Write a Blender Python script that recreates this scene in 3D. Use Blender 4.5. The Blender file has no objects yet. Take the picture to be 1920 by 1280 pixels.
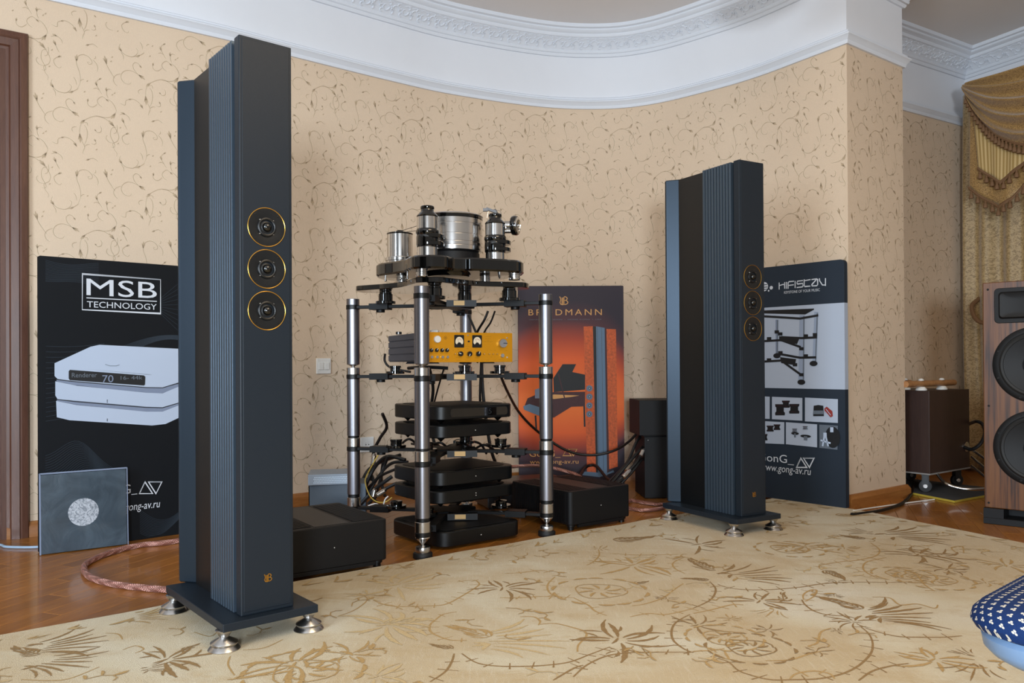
import bpy, math, random
from mathutils import Vector, Matrix
random.seed(7)
SC = bpy.context.scene
COL = SC.collection
PI = math.pi
def rad(a): return a*PI/180

# ---------------- camera, world, light, exposure ----------------
F = 1493.0; EYE = 0.75; HOR = 683.0
PITCH = rad(0.3); ROLL = rad(0.33)
cam_d = bpy.data.cameras.new('camera'); cam = bpy.data.objects.new('camera', cam_d); COL.objects.link(cam)
cam_d.sensor_width = 36.0; cam_d.lens = 36.0*F/1920.0; cam_d.clip_start = 0.02
SHIFT = (HOR-640 - F*math.tan(PITCH))/1920.0
cam_d.shift_y = SHIFT
CR = Matrix.Rotation(rad(90)+PITCH, 3, 'X') @ Matrix.Rotation(-ROLL, 3, 'Z')
cam.matrix_world = Matrix.Translation((0, 0, EYE)) @ CR.to_4x4()
SC.camera = cam
w = bpy.data.worlds.new('world'); SC.world = w; w.use_nodes = True
bg = w.node_tree.nodes['Background']; bg.inputs[0].default_value = (1.0, 0.93, 0.85, 1); bg.inputs[1].default_value = 0.33
def area(name, loc, target, size, sizey, power, col):
    l = bpy.data.lights.new(name, 'AREA'); l.shape = 'RECTANGLE'; l.size = size; l.size_y = sizey
    l.energy = power; l.color = col
    o = bpy.data.objects.new(name, l); COL.objects.link(o); o.location = loc
    o.rotation_euler = (Vector(target)-Vector(loc)).to_track_quat('-Z', 'Y').to_euler(); return o
area('window_daylight', (0.10, -2.3, 0.92), (0.2, 4.0, 1.45), 0.55, 0.55, 190, (0.78, 0.89, 1.0))
area('window_daylight_wide', (-2.7, -1.5, 1.5), (0.6, 3.6, 1.1), 1.3, 1.7, 160, (0.72, 0.86, 1.0))
area('ceiling_lamp_light', (0.9, 1.2, 2.7), (0.9, 1.9, 0.0), 1.2, 1.2, 32, (1.0, 0.76, 0.48))
SC.view_settings.view_transform = 'Standard'; SC.view_settings.look = 'None'
SC.view_settings.exposure = -0.05; SC.view_settings.gamma = 1.0; SC.view_settings.use_curve_mapping = False

# ---------------- pixel -> world geometry ----------------
def ray(px, py):
    v = CR @ Vector(((px-960)/F, (640-py)/F + SHIFT*1920/F, -1)); return v
def G(px, py, z=0.0):
    d = ray(px, py); t = (z-EYE)/d.z; return Vector((d.x*t, d.y*t, z))
def W(px, py, Y):
    d = ray(px, py); t = Y/d.y; return Vector((d.x*t, Y, EYE+d.z*t))
def proj(p):
    q = CR.transposed() @ (Vector(p)-Vector((0, 0, EYE)))
    if q.z > -1e-3: return (-9999, -9999)
    return (960+F*q.x/-q.z, 640-F*(q.y/-q.z) + SHIFT*1920)
def plane_hit(px, py, o, n):
    d = ray(px, py); c = Vector((0, 0, EYE)); t = (Vector(o)-c).dot(n)/d.dot(n); return c+d*t

# ---------------- materials ----------------
def lin(h):
    if isinstance(h, str):
        h = [int(h[i:i+2], 16)/255 for i in (0, 2, 4)]
        return tuple(c/12.92 if c <= .04045 else ((c+.055)/1.055)**2.4 for c in h)
    return h
class NT:
    def __init__(s, name):
        s.m = bpy.data.materials.new(name); s.m.use_nodes = True; s.t = s.m.node_tree
        s.b = s.t.nodes['Principled BSDF']
    def n(s, typ, **kw):
        x = s.t.nodes.new(typ)
        for k, v in kw.items(): setattr(x, k, v)
        return x
    def l(s, a, b): s.t.links.new(a, b)
    def tc(s, out='Object', scale=(1, 1, 1), rot=(0, 0, 0)):
        t = s.n('ShaderNodeTexCoord'); m = s.n('ShaderNodeMapping'); m.inputs['Scale'].default_value = scale
        m.inputs['Rotation'].default_value = rot; s.l(t.outputs[out], m.inputs[0]); return m.outputs[0]
    def noise(s, vec, scale, detail=4, rough=.55, dist=0.0):
        x = s.n('ShaderNodeTexNoise'); s.l(vec, x.inputs['Vector']); x.inputs['Scale'].default_value = scale
        x.inputs['Detail'].default_value = detail; x.inputs['Roughness'].default_value = rough; x.inputs['Distortion'].default_value = dist
        return x.outputs['Fac']
    def ramp(s, fac, stops):
        r = s.n('ShaderNodeValToRGB'); e = r.color_ramp.elements
        while len(e) < len(stops): e.new(.5)
        for i, (p, c) in enumerate(stops): e[i].position = p; e[i].color = (*lin(c), 1)
        s.l(fac, r.inputs[0]); return r.outputs[0]
    def mix(s, fac, a, b, mode='MIX'):
        x = s.n('ShaderNodeMix', data_type='RGBA', blend_type=mode)
        if isinstance(fac, (int, float)): x.inputs[0].default_value = fac
        else: s.l(fac, x.inputs[0])
        for i, v in ((6, a), (7, b)):
            if hasattr(v, 'is_output'): s.l(v, x.inputs[i])
            else: x.inputs[i].default_value = (*lin(v), 1)
        return x.outputs[2]
    def math(s, op, a, b=None):
        x = s.n('ShaderNodeMath', operation=op)
        for i, v in ((0, a), (1, b)):
            if v is None: continue
            if hasattr(v, 'is_output'): s.l(v, x.inputs[i])
            else: x.inputs[i].default_value = v
        return x.outputs[0]
    def bump(s, h, strength, dist=.01):
        x = s.n('ShaderNodeBump'); x.inputs['Strength'].default_value = strength; x.inputs['Distance'].default_value = dist
        s.l(h, x.inputs['Height']); s.l(x.outputs[0], s.b.inputs['Normal'])
    def base(s, c):
        if hasattr(c, 'is_output'): s.l(c, s.b.inputs['Base Color'])
        else: s.b.inputs['Base Color'].default_value = (*lin(c), 1)
    def set(s, **kw):
        for k, v in kw.items():
            s.b.inputs[{'rough': 'Roughness', 'metal': 'Metallic', 'coat': 'Coat Weight', 'spec': 'Specular IOR Level', 'alpha': 'Alpha', 'trans': 'Transmission Weight', 'sheen': 'Sheen Weight', 'coatr': 'Coat Roughness'}[k]].default_value = v
MATS = {}
def mat(name, c, rough=.5, metal=0, var=.06, nscale=60, bump=0.0, bscale=400, coat=0, stretch=(1, 1, 1), **kw):
    """plain surface with a fine procedural variation of tone and a little relief"""
    if name in MATS: return MATS[name]
    m = NT(name); v = m.tc('Object', stretch); f = m.noise(v, nscale)
    c = lin(c); m.base(m.mix(f, tuple(x*(1-var) for x in c), tuple(min(1, x*(1+var)) for x in c)))
    m.set(rough=rough, metal=metal, coat=coat, **kw)
    if bump: m.bump(m.noise(v, bscale, 3), bump, .002)
    MATS[name] = m.m; return m.m

M_speaker = mat('speaker_lacquer', '171f27', .42, 0, .12, 900, .2, 900, spec=.35)
M_fin = mat('blue_grey_anodised', '4f5d6b', .40, .7, .08, 900, .08, 500); M_wing = mat('dark_blue_anodised', '29343f', .34, .6, .08, 900, .08, 500)
M_speaker_dk = mat('speaker_black', '0b0d0f', .35, 0, .1, 600, .2, 700)
M_black = mat('black_gloss', '060606', .08, 0, .2, 30, coat=.6)
M_blackm = mat('black_matt', '08080a', .55, 0, .15, 200, .2, 500, spec=.35)
M_black_sat = mat('black_satin_metal', '08090a', .36, 0, .1, 300, .15, 900, spec=.4)
M_frame = mat('black_anodised_frame', '050506', .45, 0, .1, 300, spec=.3)
M_rubber = mat('rubber', '0a0a0a', .6, 0, .2, 100)
M_chrome = mat('polished_steel', 'd8d6d4', .19, 1, .03, 80, stretch=(1, 1, 8))
M_chrome_b = mat('brushed_steel', 'c3c1bf', .24, 1, .06, 60, .08, 300, stretch=(1, 1, 12))
M_alu = mat('satin_aluminium', '8f8e94', .36, 1, .05, 120, .06, 600)
M_alu_l = mat('light_aluminium', 'c9c9cc', .3, 1, .05, 120)
M_gold = mat('gold_metal', 'd2a046', .28, 1, .06, 80)
M_goldpl = mat('gold_anodised_panel', 'e09a12', .38, .45, .04, 200, .1, 900)
M_white = mat('white_paint', 'dddfe4', .7, 0, .02, 8, .15, 250)
M_plaster = mat('white_plaster', 'd8dce3', .75, 0, .03, 8, .1, 120)
M_ceil = mat('ceiling_paint', 'e0dcda', .85, 0, .03, 4, .25, 300)
M_plastic_w = mat('white_plastic', 'e4e2dc', .35, 0, .02, 50)
M_grey_box = mat('grey_enclosure', '474b55', .5, .1, .08, 200, .2, 600)
M_cone = mat('woofer_cone', '161b20', .4, 0, .15, 120, .2, 300)
M_cable = mat('cable_black', '0c0c0d', .4, 0, .2, 300, .4, 900)
M_copper = mat('copper_braid', 'b98a7e', .33, .75, .3, 500, .5, 1200)
M_bluec = mat('blue_cable', '9fb6cc', .4, 0, .05, 80)
M_yellowc = mat('yellow_cable', 'c8a84a', .45, 0, .05, 80)
M_lettering = mat('print_white', 'c9ced6', .6, 0, .03, 200)
M_print_lt = mat('print_pale', 'b9c3d0', .6, 0, .04, 60)
M_mirror_dark = mat('print_black', '0c0e12', .6, 0, .1, 60)

def wood(name, c1, c2, rough=.35, scale=(1, 1, 1), gr=14, coat=0, rot=(0, 0, 0), rnd=0.0):
    m = NT(name); v = m.tc('Object', scale, rot)
    f = m.noise(v, gr, 6, .65, .6); f2 = m.noise(v, gr*5, 3)
    ff = m.math('ADD', m.math('MULTIPLY', f, .7), m.math('MULTIPLY', f2, .3))
    c = m.ramp(ff, [(.32, c1), (.5, tuple((a+b)/2 for a, b in zip(lin(c1), lin(c2)))), (.68, c2)])
    if rnd:
        oi = m.n('ShaderNodeObjectInfo'); r = m.ramp(oi.outputs['Random'], [(0, (1-rnd,)*3), (1, (1, 1, 1))])
        c = m.mix(1.0, c, r, 'MULTIPLY')
    m.base(c); m.set(rough=rough, coat=coat, coatr=.08); m.bump(ff, .08, .002); return m.m
M_plank = wood('parquet_wood', '93561f', 'be7d36', .3, (14, 1.6, 1), 5, .35, rnd=.28)
M_door = wood('door_wood', '4a2a1e', '63402f', .42, (9, 9, .8), 6)
M_skirt = wood('skirting_wood', '8a5426', 'a9703a', .4, (1, 1, 8), 6)
M_zebra = NT('striped_walnut')
_v = M_zebra.tc('Object', (1, 1, .04)); _f = M_zebra.noise(_v, 55, 3, .6, .2); _g = M_zebra.noise(_v, 230, 3)
M_zebra.base(M_zebra.mix(M_zebra.math('MULTIPLY', _g, .35), M_zebra.ramp(_f, [(.35, '30180a'), (.48, '613818'), (.6, '72461f')]), '2a150a'))
M_zebra.set(rough=.4); M_zebra = M_zebra.m
M_walnut = wood('dark_walnut', '2a1a16', '3b2720', .5, (20, 20, 1.2), 5)
M_oak = wood('light_oak', '8f6038', 'b58355', .45, (3, 3, 3), 8)

def m_wallpaper():
    m = NT('wallpaper'); v = m.tc('Object'); f = m.noise(v, 2.0, 2); g = m.noise(m.tc('Object', (1, 1, 1)), 260, 3)
    c = m.mix(f, 'd8c1a7', 'dfcab1'); c = m.mix(m.math('MULTIPLY', g, .5), c, 'c8b096'); m.base(c); m.set(rough=.7, spec=.3)
    m.bump(g, .5, .002); return m.m
M_wallp = m_wallpaper()
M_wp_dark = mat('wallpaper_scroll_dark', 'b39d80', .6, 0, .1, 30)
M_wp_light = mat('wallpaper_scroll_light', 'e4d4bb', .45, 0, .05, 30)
def m_rug():
    m = NT('rug_pile'); v = m.tc('Object')
    a = m.noise(v, 1.3, 3, .6, .6); b = m.noise(m.tc('Object', (1, 2.2, 1), (0, 0, .6)), 4.5, 5, .7, .5); g = m.noise(v, 420, 2); h = m.noise(m.tc('Object', (9, 1.0, 1), (0, 0, .65)), 14, 4)
    c = m.ramp(a, [(.3, 'bea67c'), (.46, 'c4ae86'), (.58, 'd2c6a8'), (.7, 'd8d0bb')])
    c = m.mix(m.ramp(b, [(.5, (0, 0, 0)), (.72, (.75, .75, .75))]), c, 'b89a66')
    c = m.mix(m.ramp(h, [(.55, (0, 0, 0)), (.75, (.35, .35, .35))]), c, 'e2dac4')
    c = m.mix(m.math('MULTIPLY', g, .45), c, 'a98a58'); m.base(c); m.set(rough=.9, sheen=.25, spec=.15)
    m.bump(g, .7, .004); return m.m
M_rug = m_rug()
def m_print(name, c, c2):
    m = NT(name); g = m.noise(m.tc('Object'), 160, 4, .7)
    m.base(m.ramp(g, [(.35, c2), (.65, c)])); m.set(rough=.9); return m.m
M_rugd = m_print('rug_motif_dark', '82643c', '9a7c50'); M_rugm = m_print('rug_motif_mid', 'a4814c', 'b89a68'); M_rugp = m_print('rug_motif_pale', 'b89a6a', 'c9b48a')
def m_canvas(name, c):
    m = NT(name); g = m.noise(m.tc('Object'), 700, 2); m.base(m.mix(g, tuple(x*.85 for x in lin(c)), tuple(x*1.15 for x in lin(c)))); m.set(rough=.62, spec=.22); m.bump(g, .25, .001); return m.m
M_cv_msb = m_canvas('canvas_navy_black', '060b11'); M_cv_hs = m_canvas('canvas_slate', '262f3a'); M_cv_hsl = m_canvas('canvas_pale_grey', 'aab4c4')
def m_orange():
    m = NT('canvas_sunset_print'); t = m.n('ShaderNodeTexCoord'); s = m.n('ShaderNodeSeparateXYZ'); m.l(t.outputs['Object'], s.inputs[0])
    z = s.outputs['Z']; x = s.outputs['X']
    # broad printed glow: orange in the middle band, dark plum above and below, darker at the sides
    f = m.math('MAXIMUM', m.math('DIVIDE', m.math('SUBTRACT', z, .50), .68), m.math('DIVIDE', m.math('SUBTRACT', .50, z), .42))
    fx = m.math('POWER', m.math('ABSOLUTE', m.math('DIVIDE', m.math('SUBTRACT', x, .28), .42)), 3.0)
    q = m.math('ADD', f, m.math('MULTIPLY', fx, .35)); g = m.noise(t.outputs['Object'], 500, 3)
    q = m.math('ADD', q, m.math('MULTIPLY', m.math('SUBTRACT', g, .5), .06))
    m.base(m.ramp(q, [(.0, 'ee7420'), (.42, 'e05c16'), (.6, 'a63a16'), (.76, '4a1e26'), (.95, '201224')])); m.set(rough=.6); return m.m
M_cv_or = m_orange()
M_burl = mat('print_burl', 'c4561f', .6, 0, .75, 70, stretch=(1, 1, 1)); M_pblue = mat('print_blue_grey', '5b7690', .6, 0, .1, 40, stretch=(20, 1, 1))
M_por = mat('print_gold', 'd09a5a', .6); M_pred = mat('print_maroon', '3c1218', .6, 0, .4, 50); M_pgrey = mat('print_grey', '5f6873', .6); M_pwhite = mat('print_silver', 'aebbcf', .6, 0, .04, 3)
M_pwhite2 = mat('print_silver_shade', '8d9ab0', .6, 0, .04, 3); M_pline = mat('print_faint_line', '1d2a36', .7); M_pmid = mat('print_mid_shadow', '77839a', .6)
def m_damask(name, c1, c2, stripes=False):
    m = NT(name); v = m.tc('UV'); 
    f = m.noise(v, 26, 3, .6, 1.5); c = m.ramp(f, [(.44, c1), (.52, c2)])
    if stripes:
        s = m.n('ShaderNodeSeparateXYZ'); m.l(v, s.inputs[0]); q = m.math('FRACT', m.math('MULTIPLY', s.outputs[0], 15.0))
        c = m.ramp(q, [(.0, 'a8894e'), (.42, 'a8894e'), (.5, 'd0b37c'), (.9, 'd0b37c'), (1, 'a8894e')])
    m.base(c); m.set(rough=.5, sheen=.3); m.bump(m.noise(v, 300, 2), .2, .002); return m.m
M_dam = m_damask('gold_damask', '6e4e26', 'b8935a'); M_dam2 = m_damask('pale_damask', '8a7148', 'b2976a'); M_strp = m_damask('striped_satin', '0', '0', True) if False else None
M_strp = m_damask('striped_satin', 'a8894e', 'd0b37c', True)
M_fringe = mat('fringe_thread', '7b5a3c', .7, 0, .25, 400, .5, 900, stretch=(1, 1, .2))
def m_seat():
    m = NT('blue_dotted_fabric'); v = m.tc('UV', (80, 80, 80)); s = m.n('ShaderNodeSeparateXYZ'); m.l(v, s.inputs[0])
    row = m.math('FLOOR', s.outputs[1]); off = m.math('MULTIPLY', m.math('MODULO', row, 2), .5)
    x = m.math('SUBTRACT', m.math('FRACT', m.math('ADD', s.outputs[0], off)), .5); y = m.math('SUBTRACT', m.math('FRACT', s.outputs[1]), .5)
    tot = None
    for (a, b) in ((0, .15), (-.14, -.08), (.14, -.08)):
        dx = m.math('SUBTRACT', x, a); dy = m.math('SUBTRACT', y, b)
        r = m.math('SQRT', m.math('ADD', m.math('MULTIPLY', dx, dx), m.math('MULTIPLY', dy, dy))); k = m.math('LESS_THAN', r, .125)
        tot = k if tot is None else m.math('MAXIMUM', tot, k)
    g = m.noise(v, 6, 2); c = m.mix(g, '081c42', '0f2f60'); m.base(m.mix(tot, c, 'c0b8aa')); m.set(rough=.75, spec=.2); m.bump(g, .25, .002); return m.m
M_seat = m_seat(); M_shell = mat('blue_grey_plastic', '6a84a4', .4, 0, .08, 30, .1, 200)
M_sleeve = NT('clear_sleeve_over_black_disc'); _v = M_sleeve.tc('Object'); _f = M_sleeve.noise(_v, 9, 4, .6, 1.0)
M_sleeve.base(M_sleeve.ramp(_f, [(.3, '2e3a44'), (.7, '46545f')])); M_sleeve.set(rough=.3, coat=.3); M_sleeve.bump(_f, .2, .01); M_sleeve = M_sleeve.m
M_foil = NT('marbled_label'); _f = M_foil.noise(M_foil.tc('Object'), 45, 5, .7, 2.5); M_foil.base(M_foil.ramp(_f, [(.4, '6f7780'), (.55, 'b5bac2')])); M_foil.set(rough=.4); M_foil.bump(_f, .3, .003); M_foil = M_foil.m

# ---------------- mesh builder ----------------
class MB:
    def __init__(s): s.v = []; s.f = []; s.sm = []; s.uv = None
    def add(s, vs, fs, smooth=False, M=None):
        b = len(s.v)
        s.v += [tuple(M @ Vector(v)) for v in vs] if M is not None else [tuple(v) for v in vs]
        s.f += [tuple(b+i for i in f) for f in fs]; s.sm += [smooth]*len(fs); return s
    def box(s, x0, x1, y0, y1, z0, z1, M=None):
        v = [(x, y, z) for z in (z0, z1) for y in (y0, y1) for x in (x0, x1)]
        return s.add(v, [(0, 2, 3, 1), (4, 5, 7, 6), (0, 1, 5, 4), (2, 6, 7, 3), (1, 3, 7, 5), (0, 4, 6, 2)], False, M)
    def lathe(s, prof, n=32, M=None, cap=True, smooth=True):
        vs = []; fs = []; k = len(prof)
        for (r, z) in prof:
            for i in range(n):
                a = 2*PI*i/n; vs.append((r*math.cos(a), r*math.sin(a), z))
        for j in range(k-1):
            for i in range(n):
                i2 = (i+1) % n; fs.append((j*n+i, j*n+i2, (j+1)*n+i2, (j+1)*n+i))
        if cap: fs.append(tuple(range(n))[::-1]); fs.append(tuple((k-1)*n+i for i in range(n)))
        return s.add(vs, fs, smooth, M)
    def cyl(s, r, z0, z1, n=28, M=None, ch=.0012):
        ch = min(ch, r*.3, abs(z1-z0)*.3); return s.lathe([(r-ch, z0), (r, z0+ch), (r, z1-ch), (r-ch, z1)], n, M)
    def prism(s, pts, z0, z1, M=None, ch=0.0, smooth=False):
        n = len(pts); a = sum(pts[i][0]*pts[(i+1) % n][1]-pts[(i+1) % n][0]*pts[i][1] for i in range(n))
        if a < 0: pts = pts[::-1]
        if ch > 0:
            inn = inset(pts, ch); rings = [(inn, z0), (pts, z0+ch), (pts, z1-ch), (inn, z1)]
        else: rings = [(pts, z0), (pts, z1)]
        vs = [(p[0], p[1], z) for r, z in rings for p in r]; fs = []
        for j in range(len(rings)-1):
            for i in range(n):
                i2 = (i+1) % n; fs.append((j*n+i, j*n+i2, (j+1)*n+i2, (j+1)*n+i))
        fs.append(tuple(range(n))[::-1]); fs.append(tuple((len(rings)-1)*n+i for i in range(n)))
        return s.add(vs, fs, smooth, M)
    def tube(s, path, r, n=8, closed=False, M=None, taper=None):
        P = [Vector(p) for p in path]; k = len(P); vs = []; fs = []
        up = Vector((0, 0, 1)); prev = None
        for i in range(k):
            a = P[(i-1) % k] if (closed or i > 0) else P[0]; b = P[(i+1) % k] if (closed or i < k-1) else P[-1]
            t = (b-a).normalized()
            if prev is None:
                u = t.cross(up)
                if u.length < .05: u = t.cross(Vector((1, 0, 0)))
            else: u = prev - t*prev.dot(t)
            u.normalize(); prev = u; v = t.cross(u); rr = r*(taper(i/(k-1)) if taper else 1)
            for j in range(n):
                an = 2*PI*j/n; vs.append(P[i]+(u*math.cos(an)+v*math.sin(an))*rr)
        for i in range(k if closed else k-1):
            i2 = (i+1) % k
            for j in range(n):
                j2 = (j+1) % n; fs.append((i*n+j, i*n+j2, i2*n+j2, i2*n+j))
        if not closed: fs.append(tuple(range(n))[::-1]); fs.append(tuple((k-1)*n+j for j in range(n)))
        return s.add(vs, fs, True, M)
    def strip(s, L, R):
        n = len(L); return s.add(list(L)+list(R), [(i, n+i, n+i+1, i+1) for i in range(n-1)])
    def mesh(s, name, m):
        me = bpy.data.meshes.new(name); me.from_pydata(s.v, [], s.f)
        me.polygons.foreach_set('use_smooth', s.sm)
        if any(s.sm): me.set_sharp_from_angle(angle=rad(38))
        for x in (m if isinstance(m, (list, tuple)) else [m]): me.materials.append(x)
        if s.uv:
            ul = me.uv_layers.new(name='UVMap')
            for l in me.loops: ul.data[l.index].uv = s.uv[l.vertex_index]
        me.update(); return me
def inset(pts, d):
    n = len(pts); out = []
    for i in range(n):
        p0, p, p1 = Vector(pts[i-1][:2]), Vector(pts[i][:2]), Vector(pts[(i+1) % n][:2])
        a = (p-p0).normalized(); b = (p1-p).normalized(); na = Vector((-a.y, a.x)); nb = Vector((-b.y, b.x)); m = (na+nb)
        if m.length < 1e-4: m = na
        m.normalize(); k = d/max(.4, m.dot(na)); out.append((p.x+m.x*k, p.y+m.y*k))
    return out
def obj(name, mb, m, parent=None, bevel=0):
    me = mb if isinstance(mb, bpy.types.Mesh) else mb.mesh(name, m)
    o = bpy.data.objects.new(name, me); COL.objects.link(o)
    if parent is not None: o.parent = parent
    if bevel:
        b = o.modifiers.new('bevel', 'BEVEL'); b.width = bevel; b.segments = 2; b.limit_method = 'ANGLE'; b.angle_limit = rad(50)
    return o
def tag(o, label, cat, group=None):
    o['label'] = label; o['category'] = cat
    if group: o['group'] = group
    return o
def thing(name, label, cat, loc=(0, 0, 0), rz=0.0, group=None):
    o = bpy.data.objects.new(name, None); COL.objects.link(o); o.empty_display_size = .05
    o.location = loc; o.rotation_euler = (0, 0, rz); return tag(o, label, cat, group)
def structure(o): o['kind'] = 'structure'; return o
def stuff(o): o['kind'] = 'stuff'; return o
def copy_tree(o, parent=None):
    c = o.copy(); COL.objects.link(c)
    if parent is not None: c.parent = parent
    for ch in list(o.children): copy_tree(ch, c)
    return c
def T(x=0, y=0, z=0, rx=0, ry=0, rz=0): return Matrix.Translation((x, y, z)) @ Matrix.Rotation(rz, 4, 'Z') @ Matrix.Rotation(ry, 4, 'Y') @ Matrix.Rotation(rx, 4, 'X')
def rrect(x0, x1, y0, y1, r, n=8):
    out = []
    for cx, cy, a0 in ((x1-r, y1-r, 0), (x0+r, y1-r, 90), (x0+r, y0+r, 180), (x1-r, y0+r, 270)):
        for i in range(n+1): a = rad(a0+90*i/n); out.append((cx+r*math.cos(a), cy+r*math.sin(a)))
    return out
def smooth(pts, n=8, closed=False):
    P = [Vector(p) for p in pts]; k = len(P); out = []
    for i in range(k if closed else k-1):
        g = (lambda j: P[j % k]) if closed else (lambda j: P[max(0, min(k-1, j))])
        p0, p1, p2, p3 = g(i-1), g(i), g(i+1), g(i+2)
        for j in range(n):
            t = j/n; out.append(.5*((2*p1)+(p2-p0)*t+(2*p0-5*p1+4*p2-p3)*t*t+(3*p1-p0-3*p2+p3)*t**3))
    if not closed: out.append(P[-1])
    return out
def text_mesh(txt, w=None, h=None, ext=.0006, M=None, sx=0):
    cu = bpy.data.curves.new('lettering', 'FONT'); cu.body = txt; cu.size = 1; cu.resolution_u = 3; cu.extrude = 0
    if sx: cu.space_character = sx
    o = bpy.data.objects.new('tmp', cu); COL.objects.link(o); dg = bpy.context.evaluated_depsgraph_get(); dg.update()
    me = bpy.data.meshes.new_from_object(o.evaluated_get(dg)); bpy.data.objects.remove(o)
    xs = [v.co.x for v in me.vertices]; ys = [v.co.y for v in me.vertices]
    x0, x1, y0, y1 = min(xs), max(xs), min(ys), max(ys)
    kx = w/(x1-x0) if w else None; ky = h/(y1-y0) if h else None
    kx = kx or ky; ky = ky or kx
    mb = MB(); mb.add([((v.co.x-x0)*kx, -ext, (v.co.y-y0)*ky) for v in me.vertices], [tuple(p.vertices) for p in me.polygons], False, M)
    bpy.data.meshes.remove(me); return mb
def stroke(mb, pts, w, y=-.0006, closed=False):
    """flat stroke in a local x/z plane"""
    P = [Vector(p) for p in pts]; 
    if closed: P = P+[P[0], P[1]]
    L = []; R = []
    for i in range(len(P)):
        a = P[max(0, i-1)]; b = P[min(len(P)-1, i+1)]; t = (b-a)
        if t.length < 1e-9: t = Vector((1, 0))
        t.normalize(); k = 1.0
        if 0 < i < len(P)-1:
            t1 = (P[i]-P[i-1]).normalized(); k = 1/max(.5, abs(t.dot(t1)))
        n = Vector((-t.y, t.x))*w*.5*k
        L.append((P[i].x+n.x, y, P[i].y+n.y)); R.append((P[i].x-n.x, y, P[i].y-n.y))
    mb.strip(L, R); return mb
def poly2(mb, pts, y=-.0006): mb.add([(p[0], y, p[1]) for p in pts], [tuple(range(len(pts)))]); return mb

# ---------------- room plan ----------------
RAILZ = 2.40
rail_px = [(425, 76), (560, 110), (726, 151), (850, 178), (1013, 201), (1134, 205), (1229, 195), (1342, 168), (1423, 144), (1520, 108)]
curve = [Vector((G(x, y, RAILZ).x, G(x, y, RAILZ).y)) for x, y in rail_px]
C1 = Vector((1.744, 4.12)); C2 = Vector((2.20, 4.46)); C3 = Vector((1.94, 4.83)); R1 = Vector((3.20, 5.60)); R2 = Vector((5.2, 1.6))
leftpt = Vector((-2.115, 3.555)); ldir = (curve[0]-leftpt).normalized(); LEND = leftpt-ldir*1.9
back = smooth([leftpt, (leftpt+curve[0])/2]+curve+[C1], 8)
path = [LEND, leftpt-ldir*.9]+back+[C2, C3, R1, R2]
iback0, iC1, iC2, iC3, iR1, iR2 = 2, 2+len(back)-1, 3+len(back)-1, 4+len(back)-1, 5+len(back)-1, 6+len(back)-1
def nrm(i):
    n = len(path)
    def en(a, b): t = (path[b]-path[a]).normalized(); return Vector((t.y, -t.x))
    if i == 0: return en(0, 1)
    if i == n-1: return en(n-2, n-1)
    a, b = en(i-1, i), en(i, i+1); m = (a+b).normalized(); return m/max(.35, m.dot(a))
NR = [nrm(i) for i in range(len(path))]
def sweep(i0, i1, prof, cap=True):
    """closed profile [(offset into room, z)...] swept along path i0..i1"""
    mb = MB(); k = len(prof); vs = []; fs = []
    for i in range(i0, i1+1):
        for (o, z) in prof: q = path[i]+NR[i]*o; vs.append((q.x, q.y, z))
    m = i1-i0+1
    for i in range(m-1):
        for j in range(k): j2 = (j+1) % k; fs.append((i*k+j, (i+1)*k+j, (i+1)*k+j2, i*k+j2))
    if cap: fs.append(tuple(range(k))); fs.append(tuple((m-1)*k+j for j in range(k))[::-1])
    return mb.add(vs, fs, m > 8)
def wall(name, i0, i1, z0=0):
    o = structure(obj(name, sweep(i0, i1, [(0, z0), (0, RAILZ), (-.10, RAILZ), (-.10, z0)]), M_wallp))
    obj('frieze', sweep(i0, i1, [(.0, RAILZ), (.0, 2.90), (-.10, 2.90), (-.10, RAILZ)]), M_white, o); return o
# split index so the doorway lies left of leftpt
DSEG = Vector((G(20, 900, 0).x, 0))
dl = leftpt-ldir*0.122     # right side of the door opening
path.insert(2, dl); NR.insert(2, NR[2]); iback0 += 1; iC1 += 1; iC2 += 1; iC3 += 1; iR1 += 1; iR2 += 1
wall_back = wall('wall_back', 2, iC1)
wl = structure(obj('wall_left', sweep(1, 2, [(0, 2.12), (0, RAILZ), (-.10, RAILZ), (-.10, 2.12)]), M_wallp))
obj('frieze', sweep(0, 2, [(0, RAILZ), (0, 2.90), (-.1, 2.90), (-.1, RAILZ)]), M_white, wl)
wl2 = structure(obj('wall_side', sweep(0, 1, [(0, 0), (0, RAILZ), (-.10, RAILZ), (-.10, 0)]), M_wallp))
wall_pier = wall('wall_pier', iC1, iC3); wall_recess = wall('wall_recess', iC3, iR1); wall_window = wall('wall_window', iR1, iR2)
RAILP = [(0, 2.40), (.012, 2.40), (.016, 2.410), (.016, 2.418), (.022, 2.424), (.030, 2.436), (.036, 2.440), (.036, 2.448), (.028, 2.453), (.020, 2.457), (.020, 2.466), (.010, 2.472), (0, 2.476)]
structure(obj('trim_1', sweep(0, iR2, RAILP), M_plaster))
CORN = [(0, 2.735), (.012, 2.735), (.018, 2.745), (.018, 2.752), (.026, 2.756), (.030, 2.765), (.028, 2.772), (.050, 2.800), (.085, 2.832), (.092, 2.834), (.098, 2.845), (.098, 2.852), (.112, 2.858), (.120, 2.868), (.120, 2.876), (.136, 2.880), (.140, 2.890), (.140, 2.90), (0, 2.90)]
cornice = structure(obj('trim_2', sweep(0, iR2, CORN), M_plaster))
SK = [(0, 0), (.020, 0), (.020, .045), (.014, .055), (.008, .066), (0, .068)]
structure(obj('baseboard_back', sweep(2, iC1, SK), M_skirt)); structure(obj('baseboard_pier', sweep(iC1, iC3, SK), M_skirt)); structure(obj('baseboard_recess', sweep(iC3, iR1, SK), M_skirt))
cz = MB(); cz.box(-4.6, 5.8, -1.0, 6.6, 2.90, 2.98); structure(obj('ceiling', cz, M_ceil))

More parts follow.
